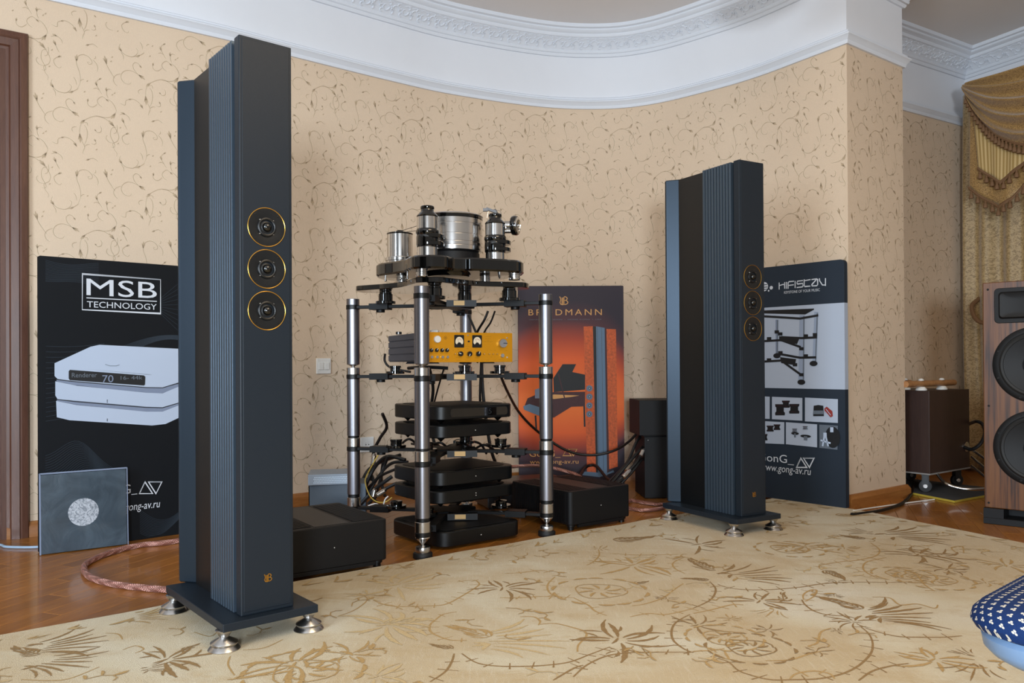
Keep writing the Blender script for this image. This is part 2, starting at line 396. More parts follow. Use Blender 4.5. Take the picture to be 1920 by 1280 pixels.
# arc length parametrisation of the wall for scrolls
class Along:
    def __init__(s, i0, i1):
        s.P = path[i0:i1+1]; s.N = NR[i0:i1+1]; s.s = [0]
        for a, b in zip(s.P, s.P[1:]): s.s.append(s.s[-1]+(b-a).length)
        s.L = s.s[-1]; s.k = 0
    def at(s, u, z, off):
        u = max(0, min(s.L-1e-6, u)); k = s.k if s.s[s.k] <= u else 0
        while s.s[k+1] < u: k += 1
        s.k = k; t = (u-s.s[k])/(s.s[k+1]-s.s[k]); d = (s.P[k+1]-s.P[k]).normalized(); n = Vector((d.y, -d.x))
        p = s.P[k]*(1-t)+s.P[k+1]*t+n*off; return (p.x, p.y, z)
TILE = [  # one repeat of the embossed scroll design: line, leaf (point index, length) pairs
 ([(620,150),(590,150),(605,175),(640,165),(645,130),(600,85),(540,72),(480,95),(450,150),(455,210),(480,270),(498,350),(495,420),(470,480)],[(8,95)]),
 ([(655,110),(700,150),(720,200),(712,245)],[]), ([(690,60),(690,85),(670,100)],[]), ([(270,150),(230,155),(190,180),(172,210),(190,260),(240,285),(268,262)],[(1,50)]),
 ([(105,60),(110,110),(90,160),(60,175)],[]), ([(90,90),(40,110),(22,160),(25,220),(60,280),(78,320),(60,345),(30,340)],[]), ([(190,10),(215,60),(240,100)],[(0,70)]),
 ([(830,60),(825,110),(850,170),(900,240),(940,290)],[(1,110)]), ([(480,830),(410,790),(330,755),(250,750),(190,780),(160,830),(170,880),(210,915),(270,920),(298,890)],[(1,100)]),
 ([(155,810),(90,840),(60,890),(75,940),(115,970)],[]), ([(415,668),(390,640),(350,635),(320,665),(325,710),(350,745),(400,785)],[(0,40)]),
 ([(830,570),(780,540),(730,570),(712,610),(740,650),(780,668)],[(0,45)]), ([(690,790),(790,795),(870,780),(930,740),(960,690)],[(3,100)]), ([(960,690),(940,640),(900,590),(850,560)],[]),
 ([(590,625),(590,660),(620,685),(660,685),(700,655),(712,640)],[(0,45)]), ([(740,335),(710,360),(703,410),(730,455),(770,510)],[(0,40),(2,60)]), ([(735,465),(700,450),(660,465)],[]),
 ([(830,460),(835,510),(850,545)],[(0,60)]), ([(835,455),(860,435),(900,440)],[]), ([(155,435),(140,470),(160,520),(200,555),(260,572),(320,568),(370,530),(388,480),(360,455)],[(2,70)]),
 ([(310,570),(400,540),(460,500),(470,480)],[(1,60)]), ([(160,540),(190,580),(195,625)],[]), ([(500,400),(515,380),(545,368)],[]), ([(415,365),(440,400),(450,450)],[]),
 ([(490,1060),(488,1000),(500,930),(540,870),(600,830),(680,795),(760,790),(840,820),(910,870),(960,930),(990,1000),(970,1060),(920,1090),(910,1110),(930,1170),(965,1210),(958,1250)],[(0,120),(3,80),(8,100)]),
 ([(545,920),(575,960),(585,1030),(570,1110),(545,1160)],[]), ([(500,1100),(550,1180),(535,1230),(525,1270)],[]), ([(550,1180),(580,1155),(620,1150)],[]), ([(690,970),(720,990),(755,975),(765,940),(750,905)],[(0,30)]),
 ([(845,1010),(830,1015),(825,1050),(860,1085),(920,1090)],[]), ([(685,1095),(695,1120),(670,1140),(640,1130)],[(0,35)]), ([(450,955),(410,965),(390,990),(405,1020)],[]), ([(590,920),(580,890),(545,890)],[]),
 ([(270,1110),(225,1130),(218,1180),(200,1190),(150,1175)],[(0,40)]), ([(260,1105),(330,1100),(400,1130),(440,1180)],[(3,70)]), ([(140,1320),(200,1300),(260,1330),(280,1375)],[(1,60)]), ([(600,1330),(660,1310),(720,1340)],[(0,50)])]
DOTS = [(150,90),(935,475),(585,385),(120,290),(45,625),(550,520),(45,1090),(700,1200),(890,90)]
def scrolls(aw, z0, z1, u00, z00, mbd, mbl, off=.0007):
    KU, KZ = .28/860, .53/1390
    def put(mb, pts, wf, o=off):
        if min(p[0] for p in pts) < .002 or max(p[0] for p in pts) > aw.L-.002 or min(p[1] for p in pts) < z0 or max(p[1] for p in pts) > z1: return
        L = []; R = []; n = len(pts)
        for i, p in enumerate(pts):
            a = pts[max(0, i-1)]; b = pts[min(n-1, i+1)]; tx, tz = b[0]-a[0], b[1]-a[1]; l = math.hypot(tx, tz) or 1
            ww = wf(i/(n-1)); nx, nz = -tz/l*ww/2, tx/l*ww/2
            L.append(aw.at(p[0]+nx, p[1]+nz, o)); R.append(aw.at(p[0]-nx, p[1]-nz, o))
        mb.strip(L, R)
    ic = range(-int(u00/.28)-2, int((aw.L-u00)/.28)+2)
    for i in ic:
        zs = z00+i*.225
        for j in range(-14, 15):
            zb = zs+j*.53
            if zb < z0-.1 or zb-.53 > z1+.1: continue
            for line, lv in TILE:
                S = [(u00+i*.28+p.x*KU, zb-p.y*KZ) for p in smooth([Vector(q) for q in line], 3)]
                put(mbd, S, lambda t: .0030*(.4+.6*math.sin(PI*min(1, t*.9+.08))))
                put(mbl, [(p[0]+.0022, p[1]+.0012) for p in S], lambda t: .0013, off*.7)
                for k, ln in lv:
                    q = S[min(len(S)-1, k*3)]; q2 = S[min(len(S)-2, max(1, k*3))+1] if k*3 < len(S)-1 else S[-2]; a = math.atan2(q2[1]-q[1], q2[0]-q[0])
                    if k*3 >= len(S)-1: a += PI
                    for da, sc in ((0, 1), (.34, .7), (-.32, .6)):
                        l_ = ln*KZ*sc; aa = a+da; b0 = (q[0]+.15*l_*math.cos(a), q[1]+.15*l_*math.sin(a)); put(mbd, [(b0[0]-math.cos(aa)*l_*(t/5-.15), b0[1]-math.sin(aa)*l_*(t/5-.15)) for t in range(6)], lambda t: .0012+.0055*sc*math.sin(PI*t)**.8*(ln/100+.15), off*1.15)
            for d in DOTS:
                x, z = u00+i*.28+d[0]*KU, zb-d[1]*KZ; put(mbd, [(x-.004, z-.003), (x, z), (x+.003, z+.005)], lambda t: .005*math.sin(PI*t)+.001)
def wall_uv(aw, px, py):
    d = ray(px, py); best = None
    for k in range(800):
        u = aw.L*k/800; q = aw.at(u, 1, 0); w_ = W(px, py, q[1]); e = abs(w_.x-q[0])
        if best is None or e < best[0]: best = (e, u, w_.z)
    return best[1], best[2]
_a = Along(2, iC1); U0, Z0 = wall_uv(_a, 75, 75)
for i0, i1, wob, (uu, z_) in ((2, iC1, wall_back, (U0, Z0)), (iC1, iC2, wall_pier, (.05, 2.3)), (iC3, iR1, wall_recess, (.1, 2.2)), (iR1, iR2, wall_window, (.1, 2.4))):
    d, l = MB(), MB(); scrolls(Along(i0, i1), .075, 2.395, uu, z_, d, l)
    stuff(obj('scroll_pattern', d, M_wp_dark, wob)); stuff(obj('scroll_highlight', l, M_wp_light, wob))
# raised acanthus scrolls on the cove of the cornice
def cornice_relief(i0, i1):
    aw = Along(i0, i1); mb = MB(); rnd = random.Random(5); n = int(aw.L/.062); 
    def m3(u, v):      # v 0..1 up the cove
        return Vector(aw.at(u, 2.774+v*.055, .031+v*.052)) + Vector((0, 0, .001))
    for i in range(n):
        c = (i+.5)*.062; fl = 1 if i % 2 else -1
        for (du, v0, r, a0, sw) in ((0, .5, .026, 0, 4.6), (.02, .78, .013, 2, 4), (-.02, .22, .013, 5, 4), (.031, .45, .012, 1, 3.4)):
            pts = []
            for k in range(9):
                t = k/8; a = a0+fl*sw*t; rr = r*(1-.6*t); pts.append(m3(c+du+rr*math.cos(a), min(1.0, max(0, v0+rr*math.sin(a)/.076))))
            mb.tube(pts, .0042, 5, taper=lambda t: 1.15-.6*t)
        mb.tube([m3(c-.03+k*.01, .93+.06*math.sin(k+i)) for k in range(7)], .003, 4)
    return mb
stuff(obj('relief_scrolls', cornice_relief(iback0+2, iC1), M_plaster, cornice)); stuff(obj('relief_scrolls', cornice_relief(iC3, iR1), M_plaster, cornice)); stuff(obj('relief_scrolls', cornice_relief(iR1, iR2), M_plaster, cornice))

# ---------------- rug outline, floor ----------------
RUG = [(-2.75, 1.15), (-1.42, 2.21), (-.34, 3.052), (.187, 3.455), (.75, 3.865), (1.18, 4.18), (1.42, 4.36), (1.60, 4.16), (1.72, 4.02), (1.80, 3.88), (1.94, 3.575), (2.09, 3.25), (3.2, 1.1), (4.0, -.6), (-1.5, -.6)]
def inside(p, poly):
    c = False; n = len(poly)
    for i in range(n):
        x1, y1 = poly[i][:2]; x2, y2 = poly[(i+1) % n][:2]
        if (y1 > p[1]) != (y2 > p[1]) and p[0] < (x2-x1)*(p[1]-y1)/(y2-y1)+x1: c = not c
    return c
room_poly = [tuple(p) for p in path]+[(5.2, -1), (-4.2, -1)]
fb = MB(); fb.box(-5.2, 5.8, -1.0, 7.6, -.08, -.006); floor = structure(obj('floor', fb, mat('plank_joint', '2a1408', .6)))
PD = Vector((.36, .933)); PN = Vector((.933, -.36)); PW = .078; PL = .56; rug_in = inset([tuple(p) for p in RUG[::-1]], .09)
plank_me = []
for k in range(4):
    b = MB(); b.prism([(-PW/2+.0006, -PL/2+.0006), (PW/2-.0006, -PL/2+.0006), (PW/2-.0006, PL/2-.0006), (-PW/2+.0006, PL/2-.0006)], -.006, 0, None, .0008); plank_me.append(b.mesh('plank', M_plank))
rest = MB(); cnt = 0; rz = math.atan2(-PD.x, PD.y); cand = []
for i in range(-60, 70):
    for j in range(-6, 16):
        c = PN*(i*PW)+PD*(j*PL+(i*.37 % 1)*PL)
        ends = [c+PD*PL*.5*a+PN*PW*.4*b2 for a in (-1, 0, 1) for b2 in (-1, 1)]
        if all(inside(e, rug_in) for e in ends): continue
        if not (-3.6 < c.x < 4.4 and .9 < c.y < 7): continue
        inroom = any(inside(e, room_poly) for e in ends)
        vis = inroom and any(-30 < proj((e.x, e.y, 0))[0] < 1950 and proj((e.x, e.y, 0))[1] < 1300 for e in ends) and c.y < 5.5
        if vis: cand.append(c)
        else: rest.box(-PW/2+.0006, PW/2-.0006, -PL/2+.0006, PL/2-.0006, -.006, 0, T(c.x, c.y, 0, rz=rz))
cand.sort(key=lambda c: c.length)
for c in cand[:295]:
    o = bpy.data.objects.new('plank', plank_me[cnt % 4]); COL.objects.link(o); o.parent = floor; o.location = (c.x, c.y, 0); o.rotation_euler = (0, 0, rz+(PI if random.random() < .5 else 0)); cnt += 1
for c in cand[295:]: rest.box(-PW/2+.0006, PW/2-.0006, -PL/2+.0006, PL/2-.0006, -.006, 0, T(c.x, c.y, 0, rz=rz))
stuff(obj('far_planks', rest, M_plank, floor))

# rug
rugt = thing('rug', 'large cream and tan rug with faded brown vines and flowers under both speakers', 'rug')
RZ = .011
rb = MB(); pts = [tuple(p) for p in RUG]
dense = []
for i in range(len(pts)):
    a = Vector(pts[i]); b = Vector(pts[(i+1) % len(pts)]); n = max(1, int((b-a).length/.06))
    for k in range(n):
        p = a+(b-a)*k/n; nn = (b-a).normalized(); nn = Vector((-nn.y, nn.x)); wv = .004*math.sin(p.x*9+p.y*7)+.003*math.sin(p.x*23); dense.append((p.x+nn.x*wv, p.y+nn.y*wv))
rb.prism(dense, .0005, RZ, None, .003); obj('pile', rb, M_rug, rugt)
A_ = lambda x, y: (700+x/3.2, 1000+y/3.2)
B_ = lambda x, y: (1300+x/3.097, 940+y/3.097)
C_ = lambda x, y: (x/2.526, 1080+y/2.526)
motif = {0: MB(), 1: MB(), 2: MB()}
zc = [RZ+.0004]
def fl_strip(mb, pts, wf):
    L = []; R = []; n = len(pts)
    for i, p in enumerate(pts):
        a = pts[max(0, i-1)]; b = pts[min(n-1, i+1)]; t = (b-a); t.normalize(); w2 = wf(i/(n-1))/2; nn = Vector((-t.y, t.x))*w2
        L.append((p.x+nn.x, p.y+nn.y, zc[0])); R.append((p.x-nn.x, p.y-nn.y, zc[0]))
    mb.strip(L, R); zc[0] += 6e-7
def okr(p): return inside((p.x, p.y), RUG)
def vine(pp, tone=0, wd=.0068, ticks=True):
    P = [Vector(G(*q, RZ)[:2]) for q in pp]; S = smooth(P, 10); S = [p for p in S if okr(p)]
    if len(S) < 3: return
    fl_strip(motif[tone], S, lambda t: wd*(.6+.4*math.sin(PI*t)))
    if ticks:
        acc = 0; last = S[0]
        for i in range(1, len(S)):
            acc += (S[i]-last).length; last = S[i]
            if acc > .052:
                acc = 0; t = (S[i]-S[i-1]).normalized(); n = Vector((-t.y, t.x)); d = n*random.uniform(.016, .034); sk = t*random.uniform(-.008, .008)
                fl_strip(motif[tone], [S[i]-d*.8-sk, S[i], S[i]+d+sk], lambda t: wd*.75*(1-.5*t))
    zc[0] += .000004
def leaf(c, a, ln, wd, tone, bend=.3, dash=False):
    pts = []
    for k in range(8):
        t = k/7; aa = a+bend*t; pts.append(c+Vector((math.cos(aa), math.sin(aa)))*ln*t)
    if okr(c) and okr(pts[-1]): fl_strip(motif[tone], pts, lambda t: max(.0015, wd*math.sin(PI*(t*.9+.05))**.8*(1+.18*math.sin(t*20))))
def flower(pp, R, a=0, n=7, fan=2.6, tone=0, wd=.24):
    c = Vector(G(*pp, RZ)[:2]); k0 = random.choice((-1, 1))*random.uniform(.3, .8)
    if fan > 3.5:                       # open palmette: separate narrow blades round a centre
        n = max(n, 6)
        for k in range(n):
            aa = a-fan/2+fan*k/(n-1); ln = R*random.uniform(.5, .92); st = c+Vector((math.cos(aa), math.sin(aa)))*R*.14
            leaf(st, aa, ln, R*random.uniform(.055, .10), tone, random.uniform(-.7, .7))
            if random.random() < .6: leaf(st+Vector((math.cos(aa), math.sin(aa)))*ln*.35, aa+random.choice((-.6, .6)), ln*.42, R*.05, tone, .4)
        leaf(c-Vector((math.cos(a), math.sin(a)))*R*.2, a, R*.3, R*.05, tone, .2)
    elif fan >= 1.9: spray(c, R*.85, a, n, tone, k0*.6)
    else:                               # comb of long parallel strokes
        d = Vector((math.cos(a), math.sin(a))); m = Vector((-d.y, d.x)); nn_ = max(5, n)
        for k in range(nn_):
            q = (k-(nn_-1)/2)/nn_; leaf(c+m*R*.62*q+d*R*random.uniform(-.05, .12), a+q*.7, R*random.uniform(.55, .9)*(1-.6*abs(q)), R*random.uniform(.035, .06), tone, q*1.0)
        for k in range(3): leaf(c+m*R*random.uniform(-.2, .2), a+PI+random.uniform(-.8, .8), R*.2, R*.05, tone)
def spray(c, R, a, n, tone, k0):
    P = [c]; aa = a
    for i in range(8): P.append(P[-1]+Vector((math.cos(aa), math.sin(aa)))*R/8); aa += k0/8
    fl_strip(motif[tone], P, lambda t: .004) if okr(P[0]) and okr(P[-1]) else None
    for i in range(n):
        t = i/max(1, n-1); p = P[int(t*6)]; base = a+k0*t
        for sd in (-1, 1):
            if random.random() < .1: continue
            leaf(p+Vector((math.cos(base+sd*1.3), math.sin(base+sd*1.3)))*R*.03, base+sd*(1.15-.6*t), R*random.uniform(.32, .48)*(1-.3*t), R*random.uniform(.045, .075), tone, -sd*random.uniform(.4, .9))
    leaf(P[6], aa, R*.4, R*.08, tone, k0*.5)
def ring(pp, R, tone=0, n=16):
    c = Vector(G(*pp, RZ)[:2])
    for k in range(n):
        a = 2*PI*k/n+random.uniform(-.1, .1); p = c+Vector((math.cos(a), math.sin(a)))*R; leaf(p, a+1.2, R*.34, R*.09, tone, .5)
    for k in range(8): a = 2*PI*k/8; leaf(c+Vector((math.cos(a), math.sin(a)))*R*.15, a, R*.35, R*.07, tone, .4)
    S = [c+Vector((math.cos(t*.3), math.sin(t*.3)))*R*(.55+.05*math.sin(t)) for t in range(22)]; fl_strip(motif[tone], S, lambda t: .004)
va = [[(530, 720), (620, 775), (740, 795), (900, 797), (1040, 790), (1180, 770), (1300, 725), (1420, 680)], [(500, 470), (420, 485), (370, 520), (340, 550), (345, 590), (400, 620), (470, 640), (560, 640)], [(485, 720), (470, 770), (430, 830), (340, 890)],
 [(0, 400), (80, 430), (170, 438), (300, 435), (430, 425), (540, 370), (620, 320), (635, 300), (600, 280), (500, 290)], [(1090, 260), (1050, 300), (1048, 340), (1090, 375), (1200, 385)], [(760, 385), (880, 385), (1000, 378), (1100, 380)], [(1200, 385), (1290, 430), (1330, 465), (1400, 492)],
 [(1900, 485), (1820, 530), (1790, 580), (1800, 640), (1860, 690), (1920, 715)], [(1200, 860), (1280, 790), (1400, 735), (1540, 715), (1700, 712), (1900, 712)], [(1080, 880), (1200, 810), (1260, 790)], [(1350, 95), (1355, 130), (1320, 170), (1280, 190)], [(1420, 120), (1560, 128), (1700, 128), (1830, 125)],
 [(1540, 500), (1650, 480), (1760, 485), (1920, 450)], [(1000, 545), (1090, 540), (1200, 565), (1270, 590), (1275, 620), (1230, 670), (1225, 710)], [(1870, 140), (1800, 175), (1810, 210), (1870, 240)], [(790, 240), (880, 235), (1000, 222), (1060, 232)], [(880, 500), (960, 500), (1000, 525), (990, 550)], [(1550, 435), (1640, 420), (1740, 385), (1800, 340), (1860, 300)]]
for i, v in enumerate(va): vine([A_(*p) for p in v], 0 if i in (0, 2, 7, 8, 9) else 1, ticks=i not in (13, 16, 17))
vb = [[(100, 900), (200, 930), (260, 980), (340, 1010), (450, 1035), (580, 1035), (720, 1030), (850, 1005), (950, 960), (1025, 890), (1042, 830), (1020, 770), (970, 725)], [(630, 570), (650, 600), (700, 635), (780, 658), (900, 665)], [(640, 570), (640, 540), (680, 515), (715, 515), (700, 550), (650, 580)],
 [(1000, 735), (1100, 765), (1200, 785), (1320, 788), (1450, 788), (1560, 780)], [(140, 480), (200, 500), (300, 512), (420, 513), (540, 505), (640, 495), (730, 480), (850, 470), (1000, 468), (1150, 470), (1270, 465)], [(95, 465), (130, 510), (100, 570), (0, 620)], [(1030, 240), (1080, 280), (1060, 315), (960, 340), (860, 350), (740, 370), (735, 390)],
 [(1120, 325), (1010, 350), (985, 385), (1010, 415), (1070, 445)], [(1080, 245), (1200, 255), (1330, 258), (1400, 250)], [(0, 650), (100, 630), (220, 600), (290, 600)], [(960, 1040), (1040, 985), (1150, 955), (1250, 940)], [(180, 870), (210, 920)], [(0, 870), (100, 865), (180, 855)], [(760, 220), (860, 200), (960, 200)],
 [(1040, 555), (1140, 560), (1200, 600), (1300, 595), (1400, 620), (1420, 600)], [(700, 850), (670, 840), (720, 820), (740, 760), (800, 735)], [(560, 1030), (600, 1000), (700, 985), (790, 1000), (820, 1030)], [(420, 925), (560, 920), (660, 890), (740, 870)], [(1530, 300), (1500, 270), (1560, 260), (1570, 300)], [(1130, 400), (1200, 390), (1290, 420), (1340, 480), (1400, 520)]]
for i, v in enumerate(vb): vine([B_(*p) for p in v], 0 if i in (0, 1, 4, 5, 3, 10) else 1, ticks=i not in (14, 15, 17))
vc = [[(500, 270), (560, 275), (580, 300)], [(580, 350), (640, 330), (680, 345), (640, 365)], [(920, 265), (990, 285), (1030, 265)], [(1090, 380), (1080, 420), (1110, 470)], [(1150, 350), (1250, 340), (1340, 300)], [(1600, 190), (1680, 160), (1740, 110), (1700, 80)], [(1790, 130), (1860, 140), (1910, 160)], [(100, 490), (230, 495), (330, 485), (470, 430)], [(1130, 480), (1250, 470), (1330, 460)]]
for v in vc: vine([C_(*p) for p in v], 1, .0045, False)
for (f, x, y, R, a, n, fan, tone) in [(A_, 1470, 640, .17, .9, 9, 4.6, 0), (A_, 780, 330, .15, 1.2, 9, 4.6, 0), (A_, 700, 620, .17, 2.4, 7, 2.4, 1), (A_, 700, 640, .25, .1, 8, 1.4, 2), (A_, 480, 690, .08, 2.8, 7, 3, 0), (A_, 1440, 40, .22, .2, 8, 2.8, 0), (A_, 1560, 190, .18, .3, 9, 5, 1),
 (A_, 140, 310, .2, .4, 9, 4.6, 2), (A_, 1560, 300, .07, .3, 4, 2, 0), (A_, 60, 540, .16, .5, 8, 3, 2), (A_, 1470, 705, .05, 1.5, 5, 6, 0), (A_, 1360, 90, .06, 1, 5, 5, 1), (A_, 1760, 390, .05, 1, 4, 5, 0),
 (B_, 130, 400, .2, 2.0, 7, 2.0, 0), (B_, 240, 430, .26, .2, 8, 1.2, 0), (B_, 90, 455, .1, 2.8, 7, 3, 0), (B_, 760, 400, .14, -1.2, 8, 3.0, 0), (B_, 980, 625, .17, 2.0, 8, 2.0, 0), (B_, 1060, 660, .24, .1, 9, 1.3, 0), (B_, 940, 700, .09, 2.6, 8, 4, 0),
 (B_, 1310, 310, .17, .6, 8, 4.6, 0), (B_, 1430, 315, .15, 1.2, 5, 4, 0), (B_, 390, 580, .13, .8, 8, 4.4, 0), (B_, 530, 580, .11, 1.4, 4, 3.4, 0), (B_, 470, 630, .09, -2.2, 3, 1, 1), (B_, 1140, 195, .3, .0, 8, .9, 0), (B_, 1000, 215, .12, 2.6, 7, 3, 0), (B_, 1010, 180, .14, 2.6, 4, 1.3, 0), (B_, 650, 265, .15, .2, 8, 5, 1), (B_, 1820, 370, .14, 1, 8, 5, 1), (B_, 1400, 920, .12, .4, 9, 5.6, 1),
 (B_, 1600, 890, .07, 1.8, 4, 1.6, 0), (B_, 1640, 960, .12, -2.2, 5, 1.0, 0), (B_, 30, 250, .17, .3, 6, 4, 0), (B_, 830, 750, .03, 1, 4, 5, 0), (B_, 830, 465, .05, 1, 6, 6, 0), (B_, 720, 870, .05, .6, 5, 6, 0), (B_, 430, 745, .06, .3, 6, 5, 0), (B_, 215, 680, .05, .3, 6, 5, 1), (B_, 20, 720, .1, .3, 6, 4, 0), (B_, 880, 270, .1, 1, 5, 5, 1), (B_, 1480, 395, .1, .5, 5, 5, 0), (B_, 830, 80, .2, .1, 6, 2, 1), (B_, 1700, 470, .08, 1, 5, 5, 1), (B_, 820, 550, .04, 1, 4, 4, 0),
 (C_, 190, 370, .13, 2.8, 6, 2.4, 0), (C_, 200, 340, .19, .5, 8, 1.0, 0), (C_, 210, 410, .17, -.1, 8, .9, 0), (C_, 780, 400, .14, .7, 8, 3.6, 0), (C_, 860, 350, .06, .9, 4, 2, 0), (C_, 700, 440, .08, .5, 4, 1.5, 0), (C_, 1400, 420, .17, 1.2, 10, 5.6, 1), (C_, 1650, 370, .1, .3, 5, 5, 1), (C_, 1740, 90, .09, .3, 5, 5, 2), (C_, 1840, 230, .18, .3, 9, 5, 2), (C_, 640, 200, .12, .4, 6, 1.4, 1), (C_, 1780, 480, .1, .4, 5, 4, 2)]:
    flower(f(x, y), R, a, n, fan, tone)
ring(B_(180, 790), .10, 1); ring(B_(330, 850), .11, 0, 14); ring(B_(1220, 425), .10, 1); ring(B_(1400, 455), .12, 1, 12); ring(A_(1360, 345), .15, 1, 14); ring(B_(560, 275), .13, 1, 12); ring(C_(1440, 450), .14, 1, 14)
# small sprigs scattered over the field and along the border
rnd = random.Random(11)
for k in range(300):
    p = Vector((rnd.uniform(-1.6, 2.6), rnd.uniform(1.3, 4.3)))
    if not okr(p): continue
    a = rnd.uniform(0, 6.28); tone = rnd.choice((1, 1, 2))
    S = [p+Vector((math.cos(a+.5*t), math.sin(a+.5*t)))*.018*t for t in range(5)]
    if all(okr(q) for q in S): fl_strip(motif[tone], S, lambda t: .0035)
    for j in range(rnd.choice((1, 2, 3))): leaf(S[rnd.randint(1, 4)], a+rnd.uniform(-1.4, 1.4), rnd.uniform(.02, .045), rnd.uniform(.006, .013), tone)
for i in range(len(RUG)-2):
    a = Vector(RUG[i]); b = Vector(RUG[i+1]); n = int((b-a).length/.10); d = (b-a).normalized(); nn = Vector((d.y, -d.x))
    for k in range(n):
        p = a+d*(k+.5)*.10+nn*rnd.uniform(.05, .12)
        for j in range(3): leaf(p, math.atan2(d.y, d.x)+rnd.uniform(-.7, .7), rnd.uniform(.03, .09), rnd.uniform(.004, .012), rnd.choice((1, 2, 1)))
stuff(obj('dark_vine_motifs', motif[0], M_rugd, rugt)); stuff(obj('tan_flower_motifs', motif[1], M_rugm, rugt)); stuff(obj('pale_flower_motifs', motif[2], M_rugp, rugt))

# ---------------- doorway ----------------
dth = math.atan2(ldir.y, ldir.x)
door = bpy.data.objects.new('door_1', None); COL.objects.link(door); structure(door); door.location = (dl.x, dl.y, 0); door.rotation_euler = (0, 0, dth)
# local x along wall (to the right), -y into the room
def casing_prof(mb, segs):
    pass
PR = [(.085, 0), (.085, -.018), (.080, -.026), (.058, -.030), (.052, -.026), (.048, -.030), (.018, -.026), (.012, -.018), (.0, -.016), (.0, 0)]
cb = MB(); zt = 2.14
k = len(PR); vs = []
for (x, y) in PR: vs.append((x, y, 0))
for (x, y) in PR: vs.append((x, y, zt+x))
for (x, y) in PR: vs.append((-.9-x, y, zt+x))
for (x, y) in PR: vs.append((-.9-x, y, 0))
fs = []
for r in range(3):
    for j in range(k): j2 = (j+1) % k; fs.append((r*k+j, r*k+j2, (r+1)*k+j2, (r+1)*k+j))
cb.add(vs, fs); obj('casing', cb, M_door, door)
jb = MB(); jb.box(-.02, 0, -.014, .11, 0, zt); jb.box(-.9, -.88, -.014, .11, 0, zt); jb.box(-.88, -.02, -.014, .11, zt-.02, zt); jb.box(-.034, -.02, .03, .06, 0, zt-.02); obj('jamb', jb, M_door, door)
# hall behind the doorway
hall = MB(); hall.box(-5.0, -2.6, 5.4, 5.5, 0, 2.9); structure(obj('wall_hall', hall, mat('hall_wall', '6e6456', .8)))
bc = thing('bookcase', 'grey shelf unit glimpsed through the brown doorway at left', 'bookcase', (-2.98, 4.3, 0), dth)
bb = MB(); bb.box(-.4, .4, .0, .02, .1, 2.1); bb.box(-.42, -.4, -.3, .02, 0, 2.1); bb.box(.4, .42, -.3, .02, 0, 2.1); obj('carcass', bb, mat('bookcase_grey', '4a4648', .6), bc)
for z in (.1, .5, .9, 1.3, 1.7, 2.08): b = MB(); b.box(-.4, .4, -.3, 0, z, z+.02); obj('shelf', b, mat('bookcase_grey', '4a4648', .6), bc)

# ---------------- column loudspeakers ----------------
def ub_logo(mb, cx, cz, h, y=-.001, wd=None):
    wd = wd or h*.09
    stroke(mb, [(cx-h*.50, cz+h*.48), (cx-h*.40, cz+h*.30), (cx-h*.36, cz+h*.05), (cx-h*.46, cz-h*.22), (cx-h*.36, cz-h*.44), (cx-h*.12, cz-h*.5), (cx, cz-h*.46)], wd, y)
    for k in range(4): stroke(mb, [(cx-h*(.24-.075*k), cz+h*.36), (cx-h*(.24-.075*k), cz-h*.42)], wd*.55, y)
    stroke(mb, [(cx+h*.02, cz+h*.46), (cx+h*.02, cz-h*.46)], wd, y)
    arc = lambda x, z, rx, rz_: [(x+rx*math.sin(PI*t/10), z+rz_*math.cos(PI*t/10)) for t in range(11)]
    stroke(mb, arc(cx+h*.06, cz+h*.24, h*.34, h*.23), wd, y); stroke(mb, arc(cx+h*.06, cz-h*.22, h*.42, h*.25), wd, y)
PU, PV = .265, .482
